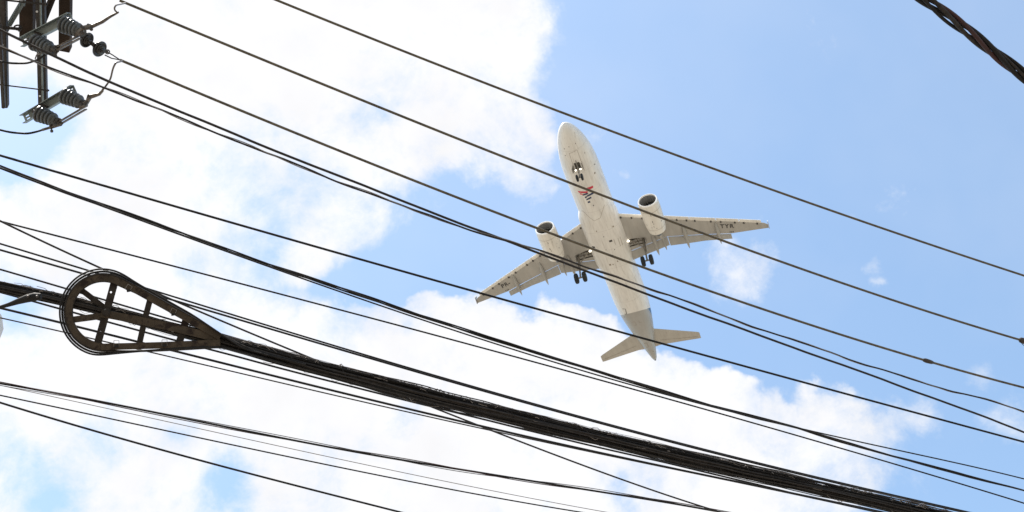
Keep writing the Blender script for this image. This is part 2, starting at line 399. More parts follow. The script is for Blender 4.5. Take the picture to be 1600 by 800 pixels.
for i in range(45):
    x = 10.25 + (22.55 - 10.25) * i / 44; w, d = fair(x); rg = []
    for j in range(41):
        a = -math.pi / 2 + math.pi * j / 40; s_, c_ = math.sin(a), math.cos(a)
        rg.append((x, w * math.copysign(abs(s_) ** (2 / 2.5), s_), -.58 - d * abs(c_) ** (2 / 2.5)))
    rings.append(rg)
g.ring_loft(rings); fairing = B(g, 'belly_fairing', M_fus)

def decal(name, poly, mat, parent, off=.012, sub=6):
    """a painted mark on the belly: poly in body x,y laid on the skin"""
    g = G(); n = len(poly)
    cx = sum(p[0] for p in poly) / n; cy = sum(p[1] for p in poly) / n
    ringsz = []
    for k in range(sub + 1):
        f = k / sub; ringsz.append([(cx + (px_ - cx) * f, cy + (py - cy) * f) for px_, py in poly])
    # densify the outline
    def dens_(l):
        o = []
        for i in range(len(l)):
            a, b = l[i], l[(i + 1) % len(l)]
            for q in range(4): o.append((a[0] + (b[0] - a[0]) * q / 4, a[1] + (b[1] - a[1]) * q / 4))
        return o
    rr = [[(x, y, zbelly(x, y) - off) for x, y in dens_(l)] for l in ringsz]
    g.ring_loft(rr, False, False)
    return B(g, name, mat, parent, False)
def line(poly, w=.035, name='panel_line', mat=None, parent=None, off=.010):
    g = G(); P_ = []
    for a, b in zip(poly[:-1], poly[1:]):
        n = max(2, int(math.hypot(b[0] - a[0], b[1] - a[1]) / .15))
        P_ += [(a[0] + (b[0] - a[0]) * q / n, a[1] + (b[1] - a[1]) * q / n) for q in range(n)]
    P_.append(poly[-1]); vs = []
    for i, (x, y) in enumerate(P_):
        p, q = P_[max(i - 1, 0)], P_[min(i + 1, len(P_) - 1)]; dx, dy = q[0] - p[0], q[1] - p[1]; l = math.hypot(dx, dy) or 1
        for s_ in (1, -1):
            X, Y = x - s_ * dy / l * w / 2, y + s_ * dx / l * w / 2; vs.append((X, Y, zbelly(X, Y) - off))
    g.add(vs, [(2 * i, 2 * i + 1, 2 * i + 3, 2 * i + 2) for i in range(len(P_) - 1)])
    return B(g, name, mat or M_line, parent or fus, False)
# belly emblem: tapering red and navy bars
for nm, pl, mt in (
    ('emblem_bar', [(7.88, .98), (8.07, -.08), (8.28, .02), (8.13, .92)], M_redp),
    ('emblem_bar', [(7.62, -.10), (7.66, -.78), (7.92, -.72), (7.99, .10)], M_redp),
    ('emblem_bar', [(8.20, .80), (8.36, .88), (8.42, .60), (8.36, .5)], M_redp),
    ('emblem_bar', [(8.36, .55), (8.56, .66), (8.46, -.02), (8.24, .02)], M_navy),
    ('emblem_bar', [(8.60, .22), (8.80, .30), (8.64, -.62), (8.38, -.60)], M_navy),
    ('emblem_bar', [(8.70, .42), (8.92, .50), (8.92, .30), (8.72, .24)], M_navy),
    ('emblem_bar', [(9.04, .36), (9.24, .44), (9.08, -.20), (8.88, -.16)], M_navy),
    ('emblem_bar', [(9.40, .34), (9.64, .38), (9.62, .10), (9.40, .08)], M_navy)):
    decal(nm, pl, mt, fus)
for pl in ([(2.96, .40), (4.97, .44)], [(2.81, -.50), (5.31, -.50)], [(2.96, .40), (2.81, -.50)],
           [(10.7, 1.38), (12.04, .41), (11.89, -.32), (10.7, -1.18)]):
    line(pl, .03)
line([(25.82, 1.05), (25.78, .69), (26.71, .81), (26.76, 1.07)], .07, 'door_outline', M_mark)
line([(28.3, .62), (28.2, .25), (28.9, .2), (29.0, .5)], .045, 'door_outline', M_line)
line([(28.2, -.25), (28.6, -.22), (28.7, -.55)], .04, 'door_outline', M_line)
line([(33.2, .35), (33.1, .0), (34.1, .02), (34.2, .3)], .05, 'door_outline', M_line)
for pl in ([(15.3, -1.35), (16.5, -1.32)], [(15.3, -1.6), (16.5, -1.58)], [(15.2, -.9), (16.0, -.88)]): line(pl, .035, parent=fairing)
for cx, cy, a, b in ((15.77, 1.55, .26, .30), (15.29, -.52, .26, .34)):
    decal('air_vent', [(cx - a / 2, cy + b / 2), (cx + a / 2, cy + b / 2), (cx + a / 2, cy - b / 2), (cx - a / 2, cy - b / 2)], M_mark, fairing)
for cx, cy, s_ in ((14.46, .03, .12), (13.48, .57, .16), (18.54, .47, .26), (18.6, .15, .16), (18.3, -.45, .18), (13.56, -1.3, .2), (6.44, -1.36, .2), (5.6, -1.62, .12), (3.2, .9, .1), (2.2, .2, .09), (2.1, -.55, .09),
                   (3.6, -1.1, .09), (2.4, .75, .09), (16.3, .3, .1), (16.6, -.6, .12), (10.1, -.1, .14), (17.3, -.2, .08), (27.4, 1.2, .1), (35.4, -.25, .12)):
    decal('skin_mark', [(cx - s_ / 2, cy - s_ * .35), (cx + s_ / 2, cy - s_ * .4), (cx + s_ * .45, cy + s_ * .4), (cx - s_ * .5, cy + s_ * .3)], M_line if s_ > .15 else M_mark, fairing if 10.6 < cx < 22 else fus, sub=2)
for bx, by in ((9.9, 0), (7.2, 0), (24.3, .1)):
    g = G(); z = zbelly(bx, by); g.ring_loft([[(bx - .16, by - .02, z + .04), (bx + .16, by - .02, z + .04), (bx + .16, by + .02, z + .04), (bx - .16, by + .02, z + .04)],
        [(bx + .04, by - .008, z - .3), (bx + .16, by - .008, z - .3), (bx + .16, by + .008, z - .3), (bx + .04, by + .008, z - .3)]]); B(g, 'blade_antenna', M_nac, fus, False)
g = G(); g.lathe((37.5, 0, 1.10), (37.75, 0, 1.12), [(0, .16), (.6, .14), (1, .1)]); B(g, 'exhaust_tip', M_fan)

# wings
ZA, ZB = -1.30, .125
def zr(y): return ZA + ZB * abs(y)
LE = ([1.9, 6.4, 10.6, 13.15, 16.3, 16.9, 17.25], [12.68, 15.0, 17.16, 18.46, 20.08, 20.42, 20.80])
TE = ([1.9, 6.3, 10.4, 13.15, 17.25], [18.32, 18.05, 19.55, 20.66, 21.66])
def le(y): return float(np.interp(abs(y), *LE))
def te(y): return float(np.interp(abs(y), *TE))
YS = [1.6, 2.6, 4, 5, 6.35, 8, 9.5, 11, 12.2, 13.15, 14.5, 15.6, 16.3, 16.9, 17.25]
PROF = [(0, .0), (.012, .028), (.04, .052), (.1, .078), (.25, .105), (.45, .108), (.7, .07), (.88, .03), (1, .012)]
SL = .46                                        # slat chord
def wing(sg):
    g = G(); up = []
    for y in YS:
        l = le(y) + SL * .8; t = te(y); c = t - l; full = te(y) - le(y); k = .55 if y > 16.8 else 1
        up.append([(l + c * f, sg * y, zr(y) + .02 + k * h * (full + 1.2) * (1 if f else 0)) for f, h in PROF])
    b = 0
    for r in up: g.v += [Vector(p) for p in r]
    n = len(PROF)
    for i in range(len(up) - 1):
        for j in range(n - 1): g.f.append((i * n + j, i * n + j + 1, (i + 1) * n + j + 1, (i + 1) * n + j))
    # lower skin, flat, with the wheel well cut out of it
    out_ = [(le(y) + SL * .8, y) for y in YS] + [(te(y), y) for y in YS[::-1]]
    hole = [(16.72, 1.75), (16.66, 2.4), (17.02, 3.6), (17.14, 4.02), (17.42, 4.08), (18.0, 3.95), (17.86, 3.2), (17.76, 2.3), (17.78, 1.75)]
    tri = geometry.tessellate_polygon([[Vector((x, y, 0)) for x, y in out_], [Vector((x, y, 0)) for x, y in hole]])
    pts = out_ + hole; g.add([(x, sg * y, zr(y)) for x, y in pts], [tuple(t) for t in tri])
    # front, rear and tip walls
    for i in range(len(YS) - 1):
        y0, y1 = YS[i], YS[i + 1]
        for fn, r0, r1 in ((lambda y: le(y) + SL * .8, up[i][0], up[i + 1][0]), (te, up[i][-1], up[i + 1][-1])):
            g.add([(fn(y0), sg * y0, zr(y0)), (fn(y1), sg * y1, zr(y1)), r1, r0], [(0, 1, 2, 3)])
    y = YS[-1]; g.add([(le(y) + SL * .8, sg * y, zr(y)), (te(y), sg * y, zr(y))] + up[-1][::-1], [tuple(range(2 + n))])
    w = B(g, 'wing', M_wing, jet, False)
    # wheel well box
    g = G(); hv = [(x, sg * y, zr(y) + .0) for x, y in hole]; ht = [(x, sg * y, zr(y) + .34) for x, y in hole]; m = len(hole)
    g.add(hv + ht, [(i, (i + 1) % m, m + (i + 1) % m, m + i) for i in range(m)] + [tuple(range(m, 2 * m))])
    well = B(g, 'wheel_well', M_well, w, False)
    for a, b2 in (((16.8, 2.5), (17.75, 2.6)), ((16.95, 3.0), (17.85, 3.2)), ((16.75, 2.1), (17.1, 3.8)), ((17.45, 2.0), (17.6, 3.9))):
        g = G(); g.tube([(a[0], sg * a[1], zr(a[1]) + .2), (b2[0], sg * b2[1], zr(b2[1]) + .22)], .04, 6); B(g, 'strut', M_well2, well)
    # slats with their tracks
    segs = ((1.95, 4.75), (6.6, 9.2), (9.26, 11.9), (11.96, 14.3), (14.36, 16.6))
    for y0, y1 in segs:
        g = G(); rings = []
        for q in range(5):
            y = y0 + (y1 - y0) * q / 4; l = le(y); z = zr(y) - .05; c = SL * (1 if y < 12 else .85)
            rings.append([(l, sg * y, z + .07), (l + .05, sg * y, z + .015), (l + .14, sg * y, z - .005), (l + c * .93, sg * y, z), (l + c, sg * y, z + .02), (l + c, sg * y, z + .14), (l + .2, sg * y, z + .26), (l + .06, sg * y, z + .17)])
        g.ring_loft(rings); s_ = B(g, 'slat', M_nac, w)
        for q in (.12, .5, .88) if y0 < 9 else (.18, .8):
            y = y0 + (y1 - y0) * q; x = le(y) + SL * .98; g = G()
            g.beam((x - .08, sg * y, zr(y) - .05), (x + .16, sg * y, zr(y) - .045), (0, 1, 0), .16, .10); B(g, 'slat_track', M_mark, s_, False)
    # flaps
    def low(x, y, dz):
        p = Vector((x, sg * y, zr(y))); k = dz / (p.z - CB.z); return p + (CB - p) * k
    for st in (((1.98, 18.40, 19.66), (4.1, 18.26, 19.50), (6.34, 18.12, 19.34)), ((6.40, 18.16, 19.46), (8.3, 18.86, 19.98), (10.2, 19.57, 20.44), (13.1, 20.74, 21.44))):
        g = G(); rings = []
        for y, l, t in st:
            a = low(l, y, .05); bb = low(t, y, .42); d = bb - a
            rings.append([a + Vector((0, 0, .05)), a + d * .06, a + d * .4 + Vector((0, 0, -.015)), bb, bb + Vector((.01, 0, .02)), a + d * .5 + Vector((0, 0, .16)), a + d * .12 + Vector((0, 0, .17))])
        g.ring_loft(rings); B(g, 'flap', M_flap, w, False)
    # flap track fairings
    for y, a, bx, r in ((4.88, 16.8, 20.25, .20), (5.85, 17.2, 19.9, .15), (8.3, 17.2, 20.75, .19), (11.78, 18.4, 21.65, .17)):
        g = G(); rings = []
        for q in range(13):
            f = q / 12; x = a + (bx - a) * f; rr = r * max(.02, (math.sin(math.pi * min(1, f * 1.0) ** .8) ** .75)) if 0 < f < 1 else .01
            p = low(x, y, .02 + .42 * max(0, f - .45) / .55)
            rings.append([(p.x, p.y + rr * 1.25 * math.sin(t_), p.z - .02 - rr * 1.75 * math.cos(t_)) for t_ in (2 * math.pi * j / 12 for j in range(12))])
        g.ring_loft(rings); B(g, 'flap_track_fairing', M_flap, w)
    # registration
    cu = bpy.data.curves.new('reg', 'FONT'); cu.body = 'PR-' if sg > 0 else 'TYR'; cu.size = .76; cu.offset = .02; cu.space_character = 1.2
    to = bpy.data.objects.new('reg', cu); COL.objects.link(to)
    bpy.context.view_layer.update(); me = bpy.data.meshes.new_from_object(to.evaluated_get(bpy.context.evaluated_depsgraph_get()))
    bpy.data.objects.remove(to)
    if sg > 0: base = Vector((20.05, 13.66)); dr_ = Vector((-.36, -1.0)).normalized()
    else: base = Vector((19.42, -12.16)); dr_ = Vector((.40, -1.0)).normalized()
    upv = Vector((-1, .08)) if sg > 0 else Vector((-1, -.10))
    if sg > 0: upv = Vector((-1.0, .12))
    for v in me.vertices:
        p = base + dr_ * v.co.x + upv * v.co.y; v.co = (p.x, p.y, zr(p.y) - .02)
    me.materials.clear(); me.materials.append(M_mark)
    o = bpy.data.objects.new('registration_letters', me); COL.objects.link(o); o.parent = w
    # small stencil under the letters
    g = G(); y0 = 13.0
    for q in range(3):
        y = y0 + q * .17; x = te(y) - .27; g.add([(x, sg * y, zr(y) - .015), (x + .13, sg * y, zr(y) - .015), (x + .13, sg * (y + .1), zr(y + .1) - .015), (x, sg * (y + .1), zr(y + .1) - .015)], [(0, 1, 2, 3)])
    B(g, 'stencil_mark', M_mark, w, False)
    # wing tip fence
    g = G(); y = 17.27; g.ring_loft([[(20.75, sg * (y + d_), zr(y) + .02), (21.2, sg * (y + d_), zr(y) + .75), (21.75, sg * (y + d_), zr(y) + .75), (21.75, sg * (y + d_), zr(y) + .05), (21.6, sg * (y + d_), zr(y) - .25)] for d_ in (0, .06)]); B(g, 'wingtip_fence', M_wing, w, False)
    # landing lamp at the root
    g = G(); p = Vector((16.85, sg * 2.22, zr(2.2) - .10)); g.lathe(p, p + Vector((-.12, 0, -.06)), [(0, .07), (.7, .11), (1, .10)]); B(g, 'landing_light', M_lamp, w)
    # main gear
    top = Vector((17.40, sg * 3.75, zr(3.75) + .15)); ax = Vector((17.95, sg * 3.80, -3.80))
    g = G(); mid = top.lerp(ax, .55); g.tube([top, mid], .15, 12); g.tube([mid, ax], .10, 12); g.tube([ax - Vector((0, .40, 0)), ax + Vector((0, .40, 0))], .09, 10)
    leg = B(g, 'main_gear_leg', M_leg)
    g = G(); g.tube([top.lerp(ax, .42), Vector((16.95, sg * 2.35, zr(2.4) + .15))], .075, 8); B(g, 'side_stay', M_leg, leg)
    g = G(); g.tube([top.lerp(ax, .2) + Vector((-.2, 0, 0)), Vector((17.05, sg * 3.2, zr(3.2) + .2))], .05, 8); B(g, 'side_stay', M_leg, leg)
    g = G(); g.tube([top.lerp(ax, .5) + Vector((.12, 0, 0)), top.lerp(ax, .75) + Vector((.34, 0, 0)), ax + Vector((.1, 0, .1))], .045, 6); B(g, 'torque_link', M_leg, leg)
    g = G(); a, b3 = top.lerp(ax, .03), top.lerp(ax, .62); oy = Vector((0, sg * .24, 0)); wx = Vector((.30, 0, 0))
    g.ring_loft([[a + oy - wx, a + oy + wx, a + oy * 1.2 + wx, a + oy * 1.2 - wx], [b3 + oy - wx * .6, b3 + oy + wx * .5, b3 + oy * 1.2 + wx * .5, b3 + oy * 1.2 - wx * .6]]); B(g, 'gear_door', M_wing, leg, False)
    for dy in (-.46, .46):
        wheel(ax + Vector((0, dy, 0)), .585, .42, leg)
    # engine
    engine(sg)
    return w
def wheel(c, r, w, parent):
    g = G(); h = w / 2
    g.lathe(c - Vector((0, h, 0)), c + Vector((0, h, 0)), [(.02, r * .52), (.0, r * .62), (.04, r * .85), (.16, r * .97), (.3, r), (.7, r), (.84, r * .97), (.96, r * .85), (1, r * .62), (.98, r * .52)], 28)
    t = B(g, 'wheel', M_tyre, parent)
    g = G(); g.lathe(c - Vector((0, h * .9, 0)), c + Vector((0, h * .9, 0)), [(0, r * .2), (.06, r * .5), (.94, r * .5), (1, r * .2)], 18); B(g, 'rim', M_hub, t)
def engine(sg):
    y = sg * 5.76; z = -2.12; x0 = 11.22
    a = Vector((x0, y, z)); b = Vector((x0 + 5.0, y, z - .06 + .10)); g = G()
    Ln = 5.0
    prof = [(.12, .915), (.04, .94), (.0, .99), (.02, 1.03), (.10, 1.07), (.28, 1.10), (.8, 1.125), (1.6, 1.13), (2.6, 1.115), (3.5, 1.06), (4.25, .93), (4.26, .87), (3.6, .89)]
    g.lathe(a, b, [(p / Ln, r) for p, r in prof], 48, False); nac = B(g, 'engine_nacelle', M_nac)
    g = G(); g.lathe(a, b, [(-.004 + p / Ln, r) for p, r in ((.16, .92), (.05, .935), (.0, .985), (.0, 1.02), (.05, 1.055), (.15, 1.085))], 48, False); B(g, 'inlet_lip', M_lip, nac)
    g = G(); g.lathe(a, b, [(p / Ln, r) for p, r in ((.12, .918), (.5, .89), (1.0, .88))], 40, False); B(g, 'intake_duct', M_duct, nac)
    g = G(); c = a.lerp(b, .95 / Ln); ex = (b - a).normalized()
    for k in range(22):
        t = 2 * math.pi * k / 22; d1 = Vector((0, math.cos(t), math.sin(t))); d2 = Vector((0, math.cos(t + .22), math.sin(t + .22)))
        g.add([c + d1 * .2, c + d1 * .87, c + ex * .16 + d2 * .87, c + ex * .10 + d2 * .2], [(0, 1, 2, 3)])
    g.add([c + ex * .2 + Vector((0, .88 * math.cos(t), .88 * math.sin(t))) for t in (2 * math.pi * k / 32 for k in range(32))], [tuple(range(32))])
    fan = B(g, 'fan', M_fan, nac, False)
    g = G(); g.lathe(a.lerp(b, .55 / Ln), a.lerp(b, 1.0 / Ln), [(0, .01), (.3, .09), (.7, .18), (1, .24)], 20); B(g, 'spinner', M_duct, nac)
    g = G(); g.lathe(a.lerp(b, 3.5 / Ln), a.lerp(b, 5.0 / Ln), [(0, .8), (.45, .60), (.7, .46), (1, .28)], 28); B(g, 'exhaust_nozzle', M_fan, nac)
    g = G(); top = zr(5.76)
    g.ring_loft([[(12.6, y - .05, z + 1.12), (12.6, y + .05, z + 1.12), (12.7, y + .05, z + 1.25), (12.7, y - .05, z + 1.25)],
                 [(14.0, y - .22, z + .95), (14.0, y + .22, z + .95), (14.0, y + .2, top + .35), (14.0, y - .2, top + .35)],
                 [(16.2, y - .24, z + .55), (16.2, y + .24, z + .55), (16.2, y + .2, top + .1), (16.2, y - .2, top + .1)],
                 [(18.0, y - .08, top - .25), (18.0, y + .08, top - .25), (18.0, y + .06, top + .06), (18.0, y - .06, top + .06)]]); B(g, 'pylon', M_wing, nac, False)
    def on_nac(dx, ang):
        rr = float(np.interp(dx, [q[0] for q in prof[2:11]], [q[1] for q in prof[2:11]])) + .012
        return Vector((x0 + dx, y + rr * math.sin(ang), z - rr * math.cos(ang)))
    for dx, an, s1, s2 in ((1.3, .05, .22, .04), (1.35, -.35, .06, .06), (2.2, .1, .3, .04), (2.5, .05, .1, .06), (2.9, .12, .2, .04), (2.6, -.8, .12, .07), (2.7, .85, .10, .07), (3.2, -.1, .05, .09), (3.0, .35, .06, .06), (1.9, -.75, .05, .05)):
        g = G(); g.add([on_nac(dx - s1 / 2, an - s2 / 2), on_nac(dx + s1 / 2, an - s2 / 2), on_nac(dx + s1 / 2, an + s2 / 2), on_nac(dx - s1 / 2, an + s2 / 2)], [(0, 1, 2, 3)]); B(g, 'cowl_latch', M_mark, nac, False)
    for dx in (.95, 3.45):
        g = G(); ring = []
        for k in range(61):
            t = -2.2 + 4.4 * k / 60; ring += [on_nac(dx, t), on_nac(dx + .025, t)]
        g.add(ring, [(2 * k, 2 * k + 1, 2 * k + 3, 2 * k + 2) for k in range(60)]); B(g, 'cowl_seam', M_line, nac, False)
wing(-1); wing(1)
# tail
def tailplane(sg):
    g = G(); rings = []
    for y, l, t in ((.5, 31.75, 35.05), (1.35, 32.22, 35.02), (3.5, 33.42, 35.42), (5.9, 34.75, 35.90), (6.15, 34.95, 35.92)):
        zz = .55 + .09 * y; c = t - l
        rings.append([(l + c * f, sg * y, zz + h * c) for f, h in ((0, 0), (.03, -.022), (.2, -.045), (.5, -.04), (1, -.004), (1, .004), (.5, .04), (.2, .045), (.03, .022))])
    g.ring_loft(rings); h = B(g, 'tailplane', M_tail)
    g = G(); vs = []
    for y in (1.5, 3.5, 5.8):
        l = np.interp(y, (1.35, 5.9), (32.22, 34.75)); t = np.interp(y, (1.35, 5.9), (35.02, 35.9)); x = l + (t - l) * .68
        for d in (0, .03): vs.append((x + d, sg * y, .55 + .09 * y - .032 * (t - l) - .012))
    g.add(vs, [(0, 1, 3, 2), (2, 3, 5, 4)]); B(g, 'elevator_seam', M_line, h, False)
tailplane(-1); tailplane(1)
g = G(); rings = []
for z, l, t in ((1.5, 29.6, 35.4), (2.6, 30.9, 35.7), (7.9, 34.9, 37.3), (8.0, 35.2, 37.3)):
    c = t - l; rings.append([(l + c * f, h * c, z) for f, h in ((0, 0), (.05, .028), (.3, .05), (1, .004), (1, -.004), (.3, -.05), (.05, -.028))])
g.ring_loft(rings); B(g, 'fin', M_navy)
# nose gear
top = Vector((4.7, 0, -1.9)); ax = Vector((5.10, 0, -3.42)); g = G(); g.tube([top, top.lerp(ax, .55)], .11, 10); g.tube([top.lerp(ax, .55), ax], .07, 10); g.tube([ax - Vector((0, .28, 0)), ax + Vector((0, .28, 0))], .06, 8)
ng = B(g, 'nose_gear_leg', M_leg)
for dy in (-.26, .26): wheel(ax + Vector((0, dy, 0)), .38, .22, ng)
g = G(); g.tube([top.lerp(ax, .5), Vector((3.9, 0, -1.95))], .05, 8); B(g, 'drag_stay', M_leg, ng)
for s_ in (-1, 1):
    g = G(); p = top.lerp(ax, .42) + Vector((-.12, s_ * .26, 0)); g.lathe(p, p + Vector((-.1, 0, -.05)), [(0, .05), (.6, .09), (1, .08)], 16); B(g, 'taxi_light', M_lampn, ng)
    g = G(); g.ring_loft([[(4.35, s_ * .42, -1.98), (5.1, s_ * .42, -1.98), (5.1, s_ * .45, -1.98), (4.35, s_ * .45, -1.98)], [(4.4, s_ * .60, -2.62), (4.95, s_ * .60, -2.62), (4.95, s_ * .63, -2.62), (4.4, s_ * .63, -2.62)]]); B(g, 'nose_gear_door', M_leg, ng, False)
decal('nose_gear_well_shade', [(4.2, .3), (5.05, .3), (5.05, -.3), (4.2, -.3)], M_well, ng, off=.02)  # flat dark patch on the skin, shade of the open bay as colour

# ------------------------------------------------------------------ overhead lines
class Line3:
    """a hanging line in its own vertical plane, fitted to sample points of the photograph"""
    def __init__(s, pts, h0, h1=None, deg=3, ext0=14, ext1=14):
        h1 = h0 if h1 is None else h1
        s.P0 = at(*pts[0], h0); P1 = at(*pts[-1], h1)
        d = P1 - s.P0; d.z = 0; s.len = d.length; s.d = d.normalized(); s.n = Vector((-s.d.y, s.d.x, 0))
        S_, Z = [], []
        for u, v in pts:
            r = ray(u, v); t = s.n.dot(s.P0 - EYE) / s.n.dot(r); p = EYE + r * t; S_.append((p - s.P0).dot(s.d)); Z.append(p.z)
        if deg == 0: s.f = None; s.S, s.Z = S_, Z
        else: s.f = np.polyfit(S_, Z, min(deg, len(pts) - 1))
        s.a = -ext0; s.b = s.len + ext1; s.dist = (s.P0.lerp(P1, .5) - EYE).length; s.pxm = s.dist / FPX
    def z(s, x):
        def ev(q): return float(np.interp(q, s.S, s.Z)) if s.f is None else float(np.polyval(s.f, q))
        if x < 0: k = (ev(.05) - ev(0)) / .05; return ev(0) + k * x
        if x > s.len: k = (ev(s.len) - ev(s.len - .05)) / .05; return ev(s.len) + k * (x - s.len)
        return ev(x)
    def pt(s, x): p = s.P0 + s.d * x; p.z = s.z(x); return p
    def samples(s, step): n = max(2, int((s.b - s.a) / step)); return [s.a + (s.b - s.a) * i / n for i in range(n + 1)]
def wob(seed, wl, amp):
    r = np.random.default_rng(seed); k = [(2 * math.pi / (wl * w_), r.uniform(0, 6.28), a) for w_, a in ((1, 1), (.47, .45), (2.3, 1.2), (.21, .15))]
    return lambda x: amp * sum(a * math.sin(f * x + p) for f, p, a in k) / 1.6
def tube_line(ln, wpx, name, mat, parent=None, wamp=0, wl=1.2, seed=1, off=(0, 0), twist=None, k=8, step=.06):
    """off: sideways and upward shift in photo pixels; twist: (radius px, pitch m, phase)"""
    r = .86 * wpx / 2 * ln.pxm; w1_, w2_ = wob(seed, wl, wamp * ln.pxm), wob(seed + 77, wl * 1.3, wamp * ln.pxm)
    pts = []
    if twist: step = min(step, twist[1] / 10)
    for x in ln.samples(step):
        p = ln.pt(x); p = p + ln.n * (w1_(x) + off[0] * ln.pxm); p.z += w2_(x) + off[1] * ln.pxm
        if twist:
            a = 2 * math.pi * x / twist[1] + twist[2] + .6 * math.sin(x * 1.7 + seed); q = twist[0] * ln.pxm
            p = p + ln.n * (q * math.cos(a)); p.z += q * math.sin(a)
        pts.append(p)
    g = G(); g.tube(pts, r, k); return g.build(name, mat, parent, True)
def wire(pts, h, wpx, label, mat=M_black, name='overhead_wire', cat='wire', h1=None, deg=3, strands=None, pitch=.5, **kw):
    ex = {q: kw.pop(q) for q in ('ext0', 'ext1') if q in kw}
    ln = Line3(pts, h, h1, deg, **ex)
    if not strands:
        o = tube_line(ln, wpx, name, mat, None, **kw); tag(o, label, cat)
    else:
        o = empty(name, ln.pt(ln.len / 2), label, cat)
        for i, (sw, tr, mt) in enumerate(strands):
            tube_line(ln, sw, 'strand', mt, o, twist=(tr, pitch * (1 + .07 * i), 2 * math.pi * i / len(strands) + i * .3), **kw)
    return ln, o

H = 10.0
L1, _ = wire([(430, 0), (525, 37), (625, 78), (700, 108), (765, 131), (800, 145), (900, 184), (1000, 223), (1100, 259), (1200, 294), (1345, 345), (1440, 376), (1505, 400), (1600, 431)], 10.6, 4.2,
     'topmost thin brown power line, passing above the airliner nose', M_cond, 'power_line', 'power line')
L2, _ = wire([(187, 0), (250, 28), (400, 88), (565, 156), (650, 191), (800, 251), (900, 289), (1000, 328), (1100, 365), (1200, 400), (1400, 472), (1595, 531)], 10.3, 4.4,
     'brown power line crossing the airliner between emblem and engine, ending at a clamp', M_cond, 'power_line', 'power line', ext0=0, ext1=12)
L3, _ = wire([(187, 95), (315, 146), (400, 182), (500, 221), (600, 264), (700, 304), (800, 343), (950, 398), (1200, 485), (1450, 564), (1600, 606)], 9.9, 4.4,
     'brown power line from the dark disc insulators across the airliner wing roots', M_cond, 'power_line', 'power line', ext0=0)
wire([(0, 45), (35, 62), (100, 95), (150, 119), (200, 143), (275, 173), (400, 222), (500, 260), (615, 305), (670, 330), (730, 354), (800, 381), (880, 411), (925, 429), (1000, 457), (1100, 493), (1200, 528), (1275, 552), (1350, 580), (1425, 612), (1500, 640), (1600, 674)], 9.2, 4.2,
     'smooth black cable just under the wavy wound one, passing below the left engine', M_black2, 'cable', 'cable', deg=5, wamp=.5)
wire([(0, 75), (25, 82), (65, 97), (100, 114), (165, 140), (200, 151), (225, 160), (275, 185), (310, 195), (350, 212), (400, 235), (465, 260), (500, 272), (565, 297), (615, 314), (670, 334), (730, 356), (800, 379), (880, 408), (925, 424), (1000, 445), (1050, 460), (1125, 489), (1200, 518), (1300, 555), (1375, 576), (1450, 600), (1525, 621), (1600, 642)], 9.0, 3.4,
     'wavy black cable wound with a thin wire, crossing the airliner aft of its wheels', M_black2, 'cable', 'cable', deg=7, wamp=1.3, wl=1.1, seed=4,
     strands=((3.2, .5, M_black2), (1.6, 1.9, M_wire)), pitch=.9)
wire([(0, 245), (50, 257), (200, 300), (300, 327), (400, 359), (545, 400), (660, 435), (750, 459), (800, 472), (950, 512), (1025, 535), (1110, 557), (1200, 582), (1400, 636), (1600, 691)], 8.4, 4.0,
     'single black cable that crosses the airliner tail', M_black, 'cable', 'cable')
wire([(0, 261), (65, 285), (115, 305), (150, 316), (200, 335), (275, 361), (400, 405), (440, 422), (475, 431), (525, 450), (600, 475), (650, 490), (700, 507), (775, 530), (840, 550), (900, 572), (975, 595), (1075, 622), (1200, 657), (1265, 675), (1350, 701), (1410, 715), (1500, 740), (1600, 768)], 8.0, 6,
     'thicker twisted black cable of three strands below the tail of the airliner', M_black, 'twisted_cable', 'cable', deg=5, wamp=.6, seed=9,
     strands=((3.0, 1.7, M_black), (2.8, 1.8, M_black2), (2.6, 1.7, M_black)), pitch=1.9)
wire([(0, 263), (150, 318), (275, 364), (400, 411), (525, 454), (650, 495), (750, 529), (800, 545), (875, 567), (945, 590), (1000, 608), (1100, 633), (1200, 656), (1325, 685), (1450, 715), (1600, 748)], 7.9, 2.6,
     'thin black wire that clings to the thick twisted cable and leaves it upward at right', M_black, 'cable', 'cable', deg=5)
wire([(0, 344), (100, 370), (200, 399), (300, 425), (400, 452), (525, 482), (600, 502), (700, 530), (800, 557), (875, 575), (950, 594), (1025, 615), (1100, 638), (1200, 670), (1300, 700), (1400, 727), (1500, 755), (1600, 785)], 7.5, 2.9,
     'slim black wire running between the twisted cable and the cables above the reel', M_black, 'cable', 'cable')
wire([(0, 346), (60, 372), (113, 399), (187, 432), (245, 460), (280, 474), (350, 501), (400, 524), (450, 545), (500, 566), (600, 605), (660, 630), (725, 655), (800, 686), (900, 725), (1000, 757), (1120, 799)], 6.6, 3.2,
     'steep black wire that touches the reel top and dives under the thick bundle', M_black2, 'cable', 'cable', deg=4)
wire([(0, 381), (60, 399), (140, 423), (240, 454), (330, 481), (400, 503), (500, 533), (600, 563), (680, 589), (800, 621), (1000, 675), (1200, 726), (1300, 752), (1400, 775), (1510, 799)], 6.5, 3.0,
     'upper of the two close black cables running just above the reel', M_black, 'cable', 'cable', deg=4)
wire([(0, 390), (30, 399), (125, 428), (270, 467), (330, 486), (400, 507), (500, 537), (600, 567), (680, 591), (800, 623), (1000, 677), (1200, 728), (1300, 754), (1400, 777), (1510, 801)], 6.4, 3.4,
     'lower of the two close black cables running just above the reel', M_black, 'cable', 'cable', deg=4)
wire([(0, 421), (60, 438), (102, 451), (178, 473), (215, 484), (283, 503), (345, 522), (400, 537), (475, 560), (600, 592), (800, 641), (1000, 689), (1200, 737)], 6.05, 3.2,
     'black cable passing behind the reel hub and lying on top of the bundle', M_black, 'cable', 'cable', deg=4)
